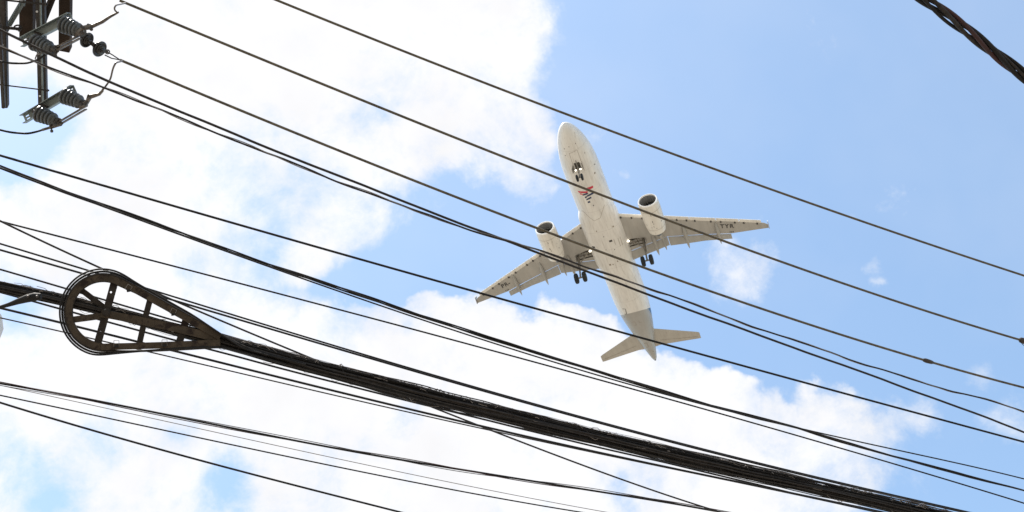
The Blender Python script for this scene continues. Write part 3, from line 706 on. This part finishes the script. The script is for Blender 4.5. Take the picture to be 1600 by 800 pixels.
wire([(0, 457), (30, 465), (170, 504), (215, 517), (264, 531), (330, 545), (400, 565), (480, 585), (540, 602), (610, 618), (670, 634), (720, 647), (800, 667), (875, 685), (950, 700), (1010, 717), (1100, 739), (1200, 761), (1365, 799)], 5.80, 3.4,
     'black cable skimming the lower edge of the thick bundle', M_black, 'cable', 'cable', deg=4, wamp=.5, seed=5)
wire([(0, 481), (95, 505), (150, 518), (215, 533), (250, 543), (325, 560), (400, 581), (500, 605), (600, 630), (680, 650), (750, 666), (800, 678), (900, 698), (1000, 718), (1100, 742), (1200, 765), (1385, 801)], 5.9, 4.0,
     'thicker black cable parallel to and a little below the bundle', M_black, 'cable', 'cable', deg=4)
wire([(0, 496), (98, 520), (220, 546), (300, 565), (400, 588), (550, 625), (650, 648), (750, 669), (900, 699), (1100, 744), (1385, 804)], 6.0, 2.3,
     'thin wire just below the cable that follows the bundle', M_black2, 'cable', 'cable', deg=4)
wire([(0, 598), (100, 618), (200, 637), (300, 657), (400, 675), (475, 689), (575, 708), (650, 724), (725, 737), (800, 747), (900, 761), (1000, 777), (1100, 796)], 7.0, 4.2,
     'black cable wound with a reddish thin strand, upper one of the lower left wires', M_black, 'cable', 'cable', deg=4,
     strands=((3.6, .4, M_black), (1.6, 2.6, M_red), (1.3, 3.0, M_black2)), pitch=2.3)
wire([(0, 603), (100, 622), (200, 645), (400, 691), (600, 731), (800, 773), (940, 799)], 7.2, 1.3,
     'hair thin pale wire right below the cable with the reddish strand', M_wire, 'cable', 'cable')
wire([(0, 618), (100, 637), (200, 662), (400, 703), (550, 732), (650, 756), (800, 782), (900, 799)], 7.4, 2.5,
     'slim black wire, second from the bottom at lower left', M_black, 'cable', 'cable')
wire([(0, 629), (150, 674), (250, 702), (400, 743), (500, 768), (620, 799)], 7.0, 3.6,
     'lowest black wire, running off the bottom edge left of centre', M_black, 'cable', 'cable')
wire([(1447, 0), (1476, 22), (1505, 44), (1530, 62), (1560, 86), (1600, 119)], 6.2, 20,
     'thick braided dark red and black cable cutting the top right corner', M_black, 'twisted_cable', 'cable', deg=2, k=12,
     strands=((8.6, 5.4, M_black), (7.6, 6.4, M_red), (7.6, 6.2, M_black2), (6, 7.0, M_black), (5, 4.5, M_black2)), pitch=.62, step=.02, seed=3)

# clamp and sleeve on the power lines
p = L3.pt(0); x = (at(1450, 564, 9.9) - L3.P0).dot(L3.d)
def near(ln, u, v):
    r = ray(u, v); t = ln.n.dot(ln.P0 - EYE) / ln.n.dot(r); return (EYE + r * t - ln.P0).dot(ln.d)
x = near(L3, 1450, 564); g = G(); r = 4.4 / 2 * L3.pxm
g.lathe(L3.pt(x - .06), L3.pt(x + .06), [(0, r * 1.05), (.12, r * 1.5), (.3, r * 1.75), (.7, r * 1.6), (.88, r * 1.4), (1, r * 1.05)], 12)
tag(g.build('splice_sleeve', M_steel, None, True), 'small dark splice sleeve on the brown power line, right of the airliner', 'splice')
x = near(L2, 1595, 531); cl = empty('line_clamp', L2.pt(x), 'dark clamp with a curled wire tail at the right edge of the photo', 'clamp')
g = G(); g.lathe(L2.pt(x - .02), L2.pt(x + .25), [(0, r * 1.2), (.06, r * 2.2), (.2, r * 2.5), (.8, r * 2.5), (1, r * 1.3)], 12); g.build('clamp_body', M_steel, cl, True)
q0 = L2.pt(x); e = L2.pxm
g = G(); g.tube([q0 + L2.d * (dx * e) + Vector((0, 0, dz * e)) for dx, dz in ((-2, 0), (-3, -5), (-1, -10), (4, -14), (10, -14), (16, -10))], .6 * e, 6); g.build('wire_tail', M_black, cl, True)

# ------------------------------------------------------------------ the thick bundle
bp = [(0, 447), (50, 460), (100, 472), (150, 484), (220, 500), (280, 514), (345, 533), (400, 551), (500, 577), (600, 603), (700, 628), (800, 651), (900, 675), (1000, 700), (1100, 724), (1200, 746), (1300, 768), (1400, 791), (1500, 815)]
HB = 5.6
LB = Line3(bp, HB, HB, 6, ext0=8, ext1=8)
RB = lambda x: (6.2 + 4.0 * smooth_((x / LB.len - .05) / .35)) * LB.pxm
bundle = empty('cable_bundle', LB.pt(LB.len / 2), 'very thick bundle of many lashed black cables running through the reel', 'cable bundle')
sx_ = LB.samples(.035)
for i in range(66):
    a0 = rng.uniform(0, 2 * math.pi); r0 = math.sqrt(rng.uniform(0, 1)) * .86
    if i > 44: a0 = rng.uniform(.2, math.pi - .2); r0 = rng.uniform(.85, 1.25)      # loose ones on top
    if 40 < i <= 44: a0 = rng.uniform(math.pi + .5, 2 * math.pi - .5); r0 = rng.uniform(.85, 1.12)
    cx, cy = r0 * math.cos(a0), r0 * math.sin(a0)
    wa, wb = wob(1000 + i, rng.uniform(.5, 1.6), .12), wob(2000 + i, rng.uniform(.5, 1.6), .11)
    rr = rng.uniform(1.0, 2.1) if r0 < .8 else rng.uniform(.5, 1.1)
    if i > 58: rr = rng.uniform(.3, .5)  # thinnest top strands, pale colour imitates light streaks along the upper edge
    pts = []
    for x in sx_:
        R0 = RB(x); p = LB.pt(x); p = p + LB.n * (R0 * (cx + wa(x))); p.z += R0 * (cy + wb(x)) / .70 * .85; pts.append(p)
    g = G(); g.tube(pts, rr * LB.pxm, 6)
    g.build('cable', M_wire if i > 58 else M_black if rng.uniform() < .62 else (M_black2 if rng.uniform() < .93 else M_red), bundle, True)
# lashing wire wound round it, irregular, and frayed ends
for s_, pit, rr in ((5, .16, .30), (6, .23, .28)):
    w_ = wob(s_, .4, .22); w2_ = wob(s_ + 9, .9, .9); pts = []
    xx = LB.samples(.008)
    for x in xx:
        a = 2 * math.pi * x / pit + w2_(x) * 2.5; R0 = RB(x) * (1.0 + w_(x)) + .001; p = LB.pt(x) + LB.n * (R0 * math.cos(a)); p.z += R0 * math.sin(a) * 1.12; pts.append(p)
    g = G(); g.tube(pts, rr * LB.pxm, 4); g.build('lashing_wire', M_black2, bundle, True)
g = G()
for i in range(620):
    x = rng.uniform(-.3, LB.len + .3); R0 = RB(x); a = rng.uniform(.1, math.pi - .1) if rng.uniform() < .93 else rng.uniform(math.pi, 2 * math.pi)
    p = LB.pt(x) + LB.n * (R0 * math.cos(a) * .95); p.z += R0 * math.sin(a) * 1.05
    l = rng.uniform(.01, .07); up_ = rng.uniform(-.1, .35) * l
    q = p + LB.d * l * rng.choice((-1, 1)); q.z += up_ * math.copysign(1, math.sin(a)); m_ = p.lerp(q, .5); m_.z += rng.uniform(0, .016) * math.copysign(1, math.sin(a)); m_ += LB.n * rng.uniform(-.006, .006)
    g.tube([p, p.lerp(m_, .6), m_, q], rng.uniform(.30, .6) * LB.pxm, 4)
fr_ = g.build('frayed_lashing', M_wire, bundle, True); fr_['kind'] = 'stuff'

# ------------------------------------------------------------------ teardrop cable storage frame hanging on the bundle
xc = near(LB, 225, 500); rc = LB.pt(xc) + Vector((0, 0, -.045))
rv = (rc - EYE).normalized(); bn = rv                      # its flat side faces the street below
def rp(u, v, off=0.0):
    r = ray(u, v); t = (rc - EYE).dot(bn) / r.dot(bn); return EYE + r * t - bn * off
RP = (rc - EYE).length / FPX
reel = empty('cable_storage_reel', rc, 'rusty teardrop shaped cable storage frame hung on the thick bundle', 'cable reel')
def offset_path(pts, w):
    l, r = [], []
    for i, p in enumerate(pts):
        a, b = pts[max(i - 1, 0)], pts[min(i + 1, len(pts) - 1)]; dx, dy = b[0] - a[0], b[1] - a[1]; n = math.hypot(dx, dy)
        l.append((p[0] - dy / n * w / 2, p[1] + dx / n * w / 2)); r.append((p[0] + dy / n * w / 2, p[1] - dx / n * w / 2))
    return l, r
def strap(pts, w, name, mat, off, th=.010, holes=(), parent=reel):
    l, r = offset_path(pts, w); g = G()
    n = len(pts); nr = bn
    if not holes:
        rings = []
        for a, b in zip(l, r):
            A0, B0 = rp(*a, off), rp(*b, off); rings.append([A0 - nr * th / 2, B0 - nr * th / 2, B0 + nr * th / 2, A0 + nr * th / 2])
        g.ring_loft(rings)
    else:
        outl = [rp(*a, off) for a in l] + [rp(*b, off) for b in r[::-1]]
        hs = [[rp(hx + hr * math.cos(q), hy + hr * math.sin(q), off) for q in (2 * math.pi * k / 12 for k in range(12))] for hx, hy, hr in holes]
        g.plate(outl, hs, nr, th)
    return g.build(name, mat, parent, False)
arc = lambda cx, cy, R0, a0, a1, n, ky=1: [(cx + R0 * math.cos(a0 + (a1 - a0) * i / n), cy - ky * R0 * math.sin(a0 + (a1 - a0) * i / n)) for i in range(n + 1)]
CX, CY, CR = 161, 488, 53.5
upper = [(344, 526.5), (300, 502), (250, 474), (215, 454.5)] + arc(CX, CY, CR, rad(62), rad(270), 40)
strap(upper, 10.2, 'rim', M_rust, 0, .012)
# raised inner flange of the rim (a second strap standing on edge)
inner = [(330, 520.5), (300, 506.8), (250, 479), (212, 458)] + arc(CX, CY, CR - 5.2, rad(61), rad(268), 40)
strap(inner, 1.6, 'rim_flange', M_rust2, -.018, .045)
strap([(158, 542), (200, 541), (250, 539.5), (300, 537.5), (344, 535.5)], 10.3, 'lower_strap', M_rust, .006, .010)
strap([(179.4, 439), (166, 488), (152.4, 537)], 12, 'cross_bar', M_rust2, -.010, .010, holes=((173.3, 456.5, 1.7), (157, 519, 1.7)))
strap([(234.5, 468), (226, 500), (218, 536)], 9.5, 'cross_bar', M_rust2, -.010, .010)
strap([(291, 499), (281, 533)], 11.5, 'cross_bar', M_rust2, -.011, .010)
strap([(158, 489.5), (220, 501), (280, 514), (343, 529.5)], 12.2, 'centre_bar', M_rust, -.002, .008)
strap([(127, 453), (166, 483)], 9, 'spoke', M_rust2, -.022, .008)
strap([(114, 499.5), (166, 492.5)], 10, 'spoke', M_rust, -.014, .008)
g = G(); c0 = rp(166, 488, .012); g.lathe(c0 + bn * .01, c0 - bn * .008, [(0, .018), (.6, .018), (1, .012)], 12); g.build('hub_plate', M_rust2, reel, True)
for (u, v, an) in ((201, 450, -.55), (270.5, 487, -.5), (182, 536.5, 0), (257, 535.5, .0)):
    g = G(); ca, sa = math.cos(an), math.sin(an); q = [(-4, -4.5), (4, -4.5), (4, 4.5), (-4, 4.5), (-4, -4.5)]
    g.tube([rp(u + x_ * ca + y_ * sa, v - x_ * sa + y_ * ca, .012) for x_, y_ in q], .45 * RP, 6); g.build('clip', M_wire, reel, True)
    g = G(); g.beam(rp(u - 3, v + 5, .012), rp(u + 3, v + 4, .012), bn, .008, 3.5 * RP); g.build('cable_tie', M_black, reel)
# spare cable loops round the frame
for i, (dr0, w_, dz, lab) in enumerate(((6.8, 3.6, .000, 'inner'), (10.4, 3.3, -.010, 'middle'), (13.2, 2.8, .012, 'outer'))):
    k = i * 2.2
    path = [(420 + 30 * i, 556.5 + 7 * i), (380, 541 + 2 * i), (345, 522.5 - k * .1), (300, 496 - k), (250, 468 - k), (212, 447 - k * 1.2)] + arc(CX - i * .6, CY, CR + dr0, rad(60), rad(262), 44, 1.0 + .01 * i) + [(200, 549 + k * .3), (250, 547.5 - k * .3), (300, 545 - k * .5), (345, 542), (400, 556), (450, 570)]
    pts = [rp(u, v, dz) for u, v in path]
    # smooth it
    P_ = np.array([tuple(p) for p in pts]); cum = np.r_[0, np.cumsum(np.linalg.norm(np.diff(P_, axis=0), axis=1))]; t_ = np.linspace(0, cum[-1], 260)
    Q = np.stack([np.interp(t_, cum, P_[:, j]) for j in range(3)], 1)
    ker = np.hanning(15); ker /= ker.sum()
    Q2 = np.stack([np.convolve(np.pad(Q[:, j], 7, mode='edge'), ker, 'valid') for j in range(3)], 1)
    g = G(); g.tube([Vector(q) for q in Q2], w_ / 2 * RP, 8)
    o = g.build('spare_cable_loop', M_black if i else M_black2, None, True)
    tag(o, '%s spare black cable loop wrapped round the rusty teardrop frame' % {'inner': 'innermost', 'middle': 'middle', 'outer': 'outermost'}[lab], 'cable', 'spare cable loops on the reel')

# tapered clamp arm that grips the bundle at the left edge
HA = 5.35
arm = empty('tension_clamp', at(45, 466, HA), 'dark tapered clamp arm reaching from the left edge into the cable bundle', 'clamp')
g = G(); ap = [(-60, 498, 3.2), (-20, 486, 4.2), (0, 480, 5), (14, 476, 6.5), (28, 471, 9), (42, 466.5, 12), (54, 464, 13), (64, 463, 9)]
g.tube([at(u, v, HA) for u, v, w_ in ap], [w_ / 2 * (at(0, 480, HA) - EYE).length / FPX for *_, w_ in ap], 10); g.build('grip_body', M_black, arm, True)
g = G(); g.tube([at(u, v, HA) for u, v in ((-700, 690), (-300, 560), (-60, 498))], .0055, 8); g.build('stay_wire', M_black, arm, True)
for u, v in ((44, 463), (58, 463)):
    g = G(); c0 = at(u, v, HA); d0 = (c0 - EYE).normalized(); g.lathe(c0 + d0 * .02, c0 - d0 * .024, [(0, .006), (.8, .006), (1, .004)], 8); g.build('bolt', M_steel, arm)
# pale fixture, only its corner inside the frame
HF = 6.4
fx = empty('street_light', at(-30, 525, HF), 'pale grey fixture whose blunt corner barely shows at the left edge', 'street light')
c = [at(u, v, HF) for u, v in ((-82, 492), (-8, 507), (-4, 513), (-1.5, 533), (-8, 537), (-82, 541))]; dn = Vector((0, 0, 1)) * .09
g = G(); g.ring_loft([[p for p in c], [p + dn for p in c]]); g.build('housing', M_fix, fx)
cc_ = sum(c, Vector()) / len(c); g = G(); g.ring_loft([[cc_ + (p - cc_) * .8 + Vector((0, 0, -.004)) for p in c], [cc_ + (p - cc_) * .7 + Vector((0, 0, -.02)) for p in c]]); g.build('lens', M_lens, fx)
g = G(); g.tube([at(-70, 518, HF) + dn * .5, at(-200, 560, HF), at(-420, 700, HF - .3)], .03, 10); g.build('arm', M_galv, fx, True)

# ------------------------------------------------------------------ switch gear at the top left
def dpx(h, u=80, v=90): return (at(u, v, h) - EYE).length / FPX
K = dpx(9.8)                                    # metres per pixel up there
frame = empty('pole_frame', at(60, 60, 10.0), 'rusty brown and steel pole framework filling the top left corner', 'pole frame')
def between(u0, v0, u1, v1, h): return at(u0, v0, h), at(u1, v1, h)
# two wide brown crossarms, then steel channels
for (a, b, w_, h_, dep) in (((43, -140), (43, 55), 19, 10.25, .10), ((104, -140), (102, 76), 16, 10.3, .09)):
    p0, p1 = at(*a, h_), at(*b, h_); g = G(); g.beam(p0, p1, M @ Vector((1, 0, 0)), w_ * K * 1.03, dep, .06); g.build('crossarm', M_brown, frame)
def channel(a, b, w_, h_, name='channel', mat=M_steel, holes=6, dep=.05):
    p0, p1 = at(*a, h_), at(*b, h_); W_ = w_ * K; t = .006
    sec = [(-W_ / 2, 0), (W_ / 2, 0), (W_ / 2, dep), (W_ / 2 - t, dep), (W_ / 2 - t, t), (-W_ / 2 + t, t), (-W_ / 2 + t, dep), (-W_ / 2, dep)]
    g = G(); g.section(p0, p1, M @ Vector((1, 0, 0)), sec); o = g.build(name, mat, frame)
    return o
channel((59, -140), (66, 164), 12.5, 9.95, dep=-.05)
# a thin rib that stands proud of the channel, its pale bolts
g = G(); g.beam(at(61, -100, 9.93), at(67, 160, 9.93), M @ Vector((1, 0, 0)), 2.2 * K, .02); g.build('rib', M_galv, frame)
for v in (18, 49, 84, 150):
    u = 57 + v * .035; c0 = at(u, v, 9.91); d0 = (c0 - EYE).normalized(); g = G(); g.lathe(c0 + d0 * .01, c0 - d0 * .014, [(0, 1.6 * K), (.8, 1.6 * K), (1, 1.0 * K)], 8); g.build('bolt', M_fix, frame)
channel((1, -140), (7, 168), 9, 9.95, dep=-.05); channel((-2, 40), (5, 169), 5, 9.85, dep=-.03)
for v in (70, 143): c0 = at(4, v, 9.90); d0 = (c0 - EYE).normalized(); g = G(); g.lathe(c0 + d0 * .01, c0 - d0 * .014, [(0, 1.5 * K), (1, 1.1 * K)], 8); g.build('bolt', M_fix, frame)
for a, b, w_, h_, mt in (((36, 4), (9, 50), 6, 10.05, M_galv), ((90, -20), (65, 42), 8, 10.05, M_steel), ((40, -20), (36, 8), 6, 10.06, M_galv)):
    p0, p1 = at(*a, h_), at(*b, h_); W_ = w_ * K; g = G(); g.section(p0, p1, M @ Vector((1, .4, 0)), [(-W_ / 2, 0), (W_ / 2, 0), (W_ / 2, .006), (-W_ / 2 + .006, .006), (-W_ / 2 + .006, .04), (-W_ / 2, .04)]); g.build('brace', mt, frame)
for a, b, w_ in (((-20, -3), (74, 7), 3), ((-10, 131), (77, 141.5), 2.2), ((5, 43), (33, 45.5), 4.5)):
    g = G(); g.tube([at(*a, 9.9), at(*b, 9.9)], w_ / 2 * K, 8); o = g.build('tie_rod', M_black2, frame, True)
    c0, c1 = at(b[0] - 4, b[1] - .5, 9.9), at(b[0] - 1.5, b[1], 9.9); g = G(); g.lathe(c0, c1, [(0, w_ * .95 * K), (1, w_ * .95 * K)], 6); g.build('nut', M_steel, o)
g = G(); g.tube([at(28 + 6 * math.cos(t), 43 + 3.6 * math.sin(t), 9.87) for t in (2 * math.pi * k / 16 for k in range(17))], 1.2 * K, 6); g.build('shackle', M_black2, frame, True)

# concrete pole that carries the framework, just outside the photograph
pm = material('concrete', (.30, .28, .25), .9, var=.15, scale=4, bump=.3)
pt_ = at(-170, 40, 10.2); g = G(); g.lathe((pt_.x, pt_.y, 0), (pt_.x, pt_.y, 11.4), [(0, .19), (.97, .12), (1, .10)], 20); g.build('pole', pm, frame, True)
for hh, e_ in ((10.18, -90), (10.12, -75)):
    g = G(); g.beam(Vector((pt_.x, pt_.y, hh)), at(115, e_ - 20, hh), (0, 0, 1), .05, .05); g.build('support_beam', M_steel, frame)

def ins(p0, p1, R0, name, mat, parent, sheds=5):
    g = G(); prof = [(0, R0 * .62)]
    for i in range(sheds):
        a = .04 + i * .9 / sheds; w_ = .9 / sheds; Ri = R0 * (1 - .05 * i)
        prof += [(a, Ri * .70), (a + w_ * .12, Ri * .96), (a + w_ * .35, Ri), (a + w_ * .58, Ri * .94), (a + w_ * .72, Ri * .72), (a + w_ * .95, Ri * .68)]
    prof += [(.97, R0 * .5), (1, R0 * .38)]
    g.lathe(p0, p1, prof, 28); o = g.build(name, mat, parent, True)
    d = (Vector(p1) - Vector(p0)); g = G(); g.lathe(Vector(p1) - d * .02, Vector(p1) + d * .16, [(0, R0 * .36), (.5, R0 * .34), (.6, R0 * .5), (1, R0 * .46)], 10); g.build('end_cap', M_steel, o, True)
    g = G(); g.lathe(Vector(p0) - d * .25, Vector(p0) + d * .02, [(0, R0 * .22), (.7, R0 * .22), (.75, R0 * .55), (1, R0 * .55)], 12); g.build('mounting_stud', M_steel, o, True)
    return o
def switch(label, h, br, i1, i2, blade, term1, term2, seed):
    root = empty('disconnect_switch', at((br[0][0] + br[1][0]) / 2, (br[0][1] + br[1][1]) / 2, h), label, 'switch', 'disconnect switches on the pole frame')
    p0, p1 = at(*br[0], h), at(*br[1], h); W_ = 12.5 * K
    # bracket: steel angle with slotted vertical leg
    t = (p1 - p0).normalized(); side = (M @ Vector((.35, 1, 0)))
    a = (side - side.dot(t) * t).normalized(); b = t.cross(a); g = G()
    o = p0; Lb = (p1 - p0).length
    def P(s_, w2, dd=0): return p0 + t * s_ + a * w2 + b * dd
    outl = [P(0, 0), P(Lb, 0), P(Lb, W_), P(0, W_)]
    hs = [[P(s_ + dx, ww + dy) for dx, dy in ((-.018, -.005), (.018, -.005), (.018, .005), (-.018, .005))] for s_ in (.035, Lb - .035) for ww in (W_ * .33, W_ * .68)]
    g.plate(outl, hs, b, .006)
    top_sgn = 1 if b.dot(p0 - EYE) > 0 else -1
    for ww in (0, W_):
        q = [P(0, ww), P(Lb, ww)]; dv = b * top_sgn * -.045
        g.add([q[0], q[1], q[1] + dv, q[0] + dv, q[0] + a * .005, q[1] + a * .005, q[1] + dv + a * .005, q[0] + dv + a * .005],
              [(0, 1, 2, 3), (4, 5, 6, 7), (2, 3, 7, 6), (0, 3, 7, 4), (1, 2, 6, 5)])
    g.build('bracket', M_galv, root)
    for (c0, c1) in (i1, i2): ins(at(*c0, h - .11), at(*c1, h - .20), 13 * K, 'insulator', M_porc, root)
    # blade: two flat bars
    q0, q1 = at(*blade[0], h - .22), at(*blade[1], h - .22); sd_ = M @ Vector((0, 0, 1))
    td = (q1 - q0).normalized(); perp = (M @ Vector((.6, .8, 0)))
    for s_ in (-1, 1): g = G(); g.beam(q0 + perp * s_ * 2.0 * K, q1 + perp * s_ * 2.0 * K, sd_, .03, 1.8 * K); o = g.build('blade', M_blade, root)
    # terminals: chunky bolted fittings
    r = np.random.default_rng(seed)
    for tt in (term1, term2):
        g = G(); pts = [at(u, v, h - .22) for u, v, w_ in tt]; g.tube(pts, [w_ / 2 * K for *_, w_ in tt], 7); o = g.build('terminal', M_blade, root, True)
        for u, v, w_ in tt[1:4]:
            c0 = at(u, v, h - .23); g = G(); d_ = Vector((r.uniform(-1, 1), r.uniform(-1, 1), -.8)).normalized(); g.lathe(c0 - d_ * .035, c0 + d_ * .04, [(0, .008), (.15, .014), (.35, .014), (.36, .007), (.8, .007), (.82, .013), (1, .012)], 6); g.build('bolt', M_steel, o)
    # dark mounting pins between bracket and insulators
    for (c0, c1) in (i1, i2):
        m_ = ((c0[0] + 8), c0[1] + (-6 if c0 == i1[0] else -12)); g = G(); g.tube([at(m_[0] - 6, m_[1] - 3, h - .03), at(m_[0] + 10, m_[1] + 3, h - .06)], 1.6 * K, 6); g.build('pin', M_black2, root, True)
    return root
switch('upper switch with grey ribbed insulators beside the disc insulators', 9.80, ((33, 60), (110, 20)), ((98, 37), (126, 49)), ((52, 65), (81, 77)), ((86, 78), (124, 58)),
       [(80, 76, 5), (86, 78, 8), (90, 80, 5), (88, 74, 4)], [(118, 55, 4), (126, 50, 10), (130, 44, 7), (140, 42, 8), (146, 40, 6), (160, 34, 5), (172, 26, 4), (185, 19, 3)], 1)
switch('lower switch with grey ribbed insulators, hanging at the end of the steel channel', 9.80, ((36, 180), (115, 133)), ((100, 149), (128, 161)), ((59, 177), (88, 189)), ((92, 193), (133, 169)),
       [(84, 190, 5), (90, 193, 10), (95, 194, 6), (80, 199, 5), (76, 200, 4), (66, 203, 4)], [(124, 168, 5), (131, 164, 10), (137, 158, 6), (140, 151, 8), (147, 149, 7), (155, 147, 5), (160, 142, 4), (161, 139, 3)], 2)

# dark disc insulators that hold the end of the brown power line
st_ = empty('suspension_insulator', at(145, 70, 9.72), 'two dark bell shaped discs holding the brown power line', 'insulator')
def disc(c, axis, R0):
    g = G(); p0 = c - axis * R0 * .85; p1 = c + axis * R0 * .85
    g.lathe(p0, p1, [(0, .3 * R0), (.12, .42 * R0), (.3, .45 * R0), (.42, .9 * R0), (.5, R0), (.60, 1.0 * R0), (.66, .9 * R0), (.62, .6 * R0), (.7, .5 * R0), (.78, .55 * R0), (.8, .3 * R0), (1, .22 * R0)], 28); return g
P1_, P2_ = at(135, 62, 9.72), at(155, 76, 9.72); ax_ = (P2_ - P1_).normalized(); ax2 = (M @ Vector((.80, .50, -.35))).normalized()
disc(P1_, ax2, 11.5 * K).build('disc', M_porcd, st_, True); disc(P2_, ax2, 12 * K).build('disc', M_porcd, st_, True)
g = G(); g.tube([at(125, 53, 9.72), P1_, P2_, at(168, 81, 9.74)], 3.0 * K, 8); g.build('link_pin', M_steel, st_, True)
g = G(); g.tube([at(168 + 3.2 * math.cos(t), 81 + 3.2 * math.sin(t), 9.76) for t in (2 * math.pi * k / 14 for k in range(15))], .9 * K, 6); g.build('eye', M_steel, st_, True)
pl = L3.pt(0)
g = G(); g.tube([at(169, 82, 9.76), at(176, 86, 9.8), pl], .9 * K, 6); g.tube([at(164, 86, 9.76), at(174, 91, 9.8), pl], .9 * K, 6); g.build('wire_grip', M_black2, st_, True)

def smoothpts(pts, n=60, w=9):
    P_ = np.array([tuple(p) for p in pts]); cum = np.r_[0, np.cumsum(np.linalg.norm(np.diff(P_, axis=0), axis=1))]; t_ = np.linspace(0, cum[-1], n)
    Q = np.stack([np.interp(t_, cum, P_[:, j]) for j in range(3)], 1); ker = np.hanning(w + 2)[1:-1]; ker /= ker.sum(); h_ = w // 2
    A = np.stack([np.convolve(np.pad(Q[:, j], h_, mode='reflect', reflect_type='odd'), ker, 'valid') for j in range(3)], 1)
    return [Vector(q) for q in A]
def jumper(pts, h, w_, label, mat=M_black2, last=None):
    P_ = [at(u, v, h) for u, v in pts]
    if last is not None: P_.append(last)
    g = G(); g.tube(smoothpts(P_), w_ / 2 * K, 8); tag(g.build('jumper_wire', mat, None, True), label, 'wire')
jumper([(184, 20), (178, 18), (176, 15), (181, 8)], 9.58, 2.4, 'short curl joining the upper switch tip to the power line above', M_blade, L2.pt(.05))
jumper([(161, 140), (168, 131), (173, 123), (175, 113), (177, 105), (181, 98)], 9.58, 2.6, 'brown jumper curving up from the lower switch to the power line', M_blade, L3.pt(0.02))
jumper([(-60, 90), (0, 96), (17, 99), (43, 99), (60, 93), (70, 86), (82, 80)], 9.6, 3.0, 'black lead drooping from the left edge to the upper switch', M_black)
jumper([(-60, 188), (0, 203), (17, 207), (43, 209), (57, 206), (66, 203), (78, 199)], 9.6, 3.2, 'black lead drooping from the left edge to the lower switch', M_black)
jumper([(55, 92), (57, 86), (60, 84), (66, 83), (72, 86), (80, 80)], 9.62, 1.8, 'small pale wire knot below the left grey insulator of the upper switch', M_wire)
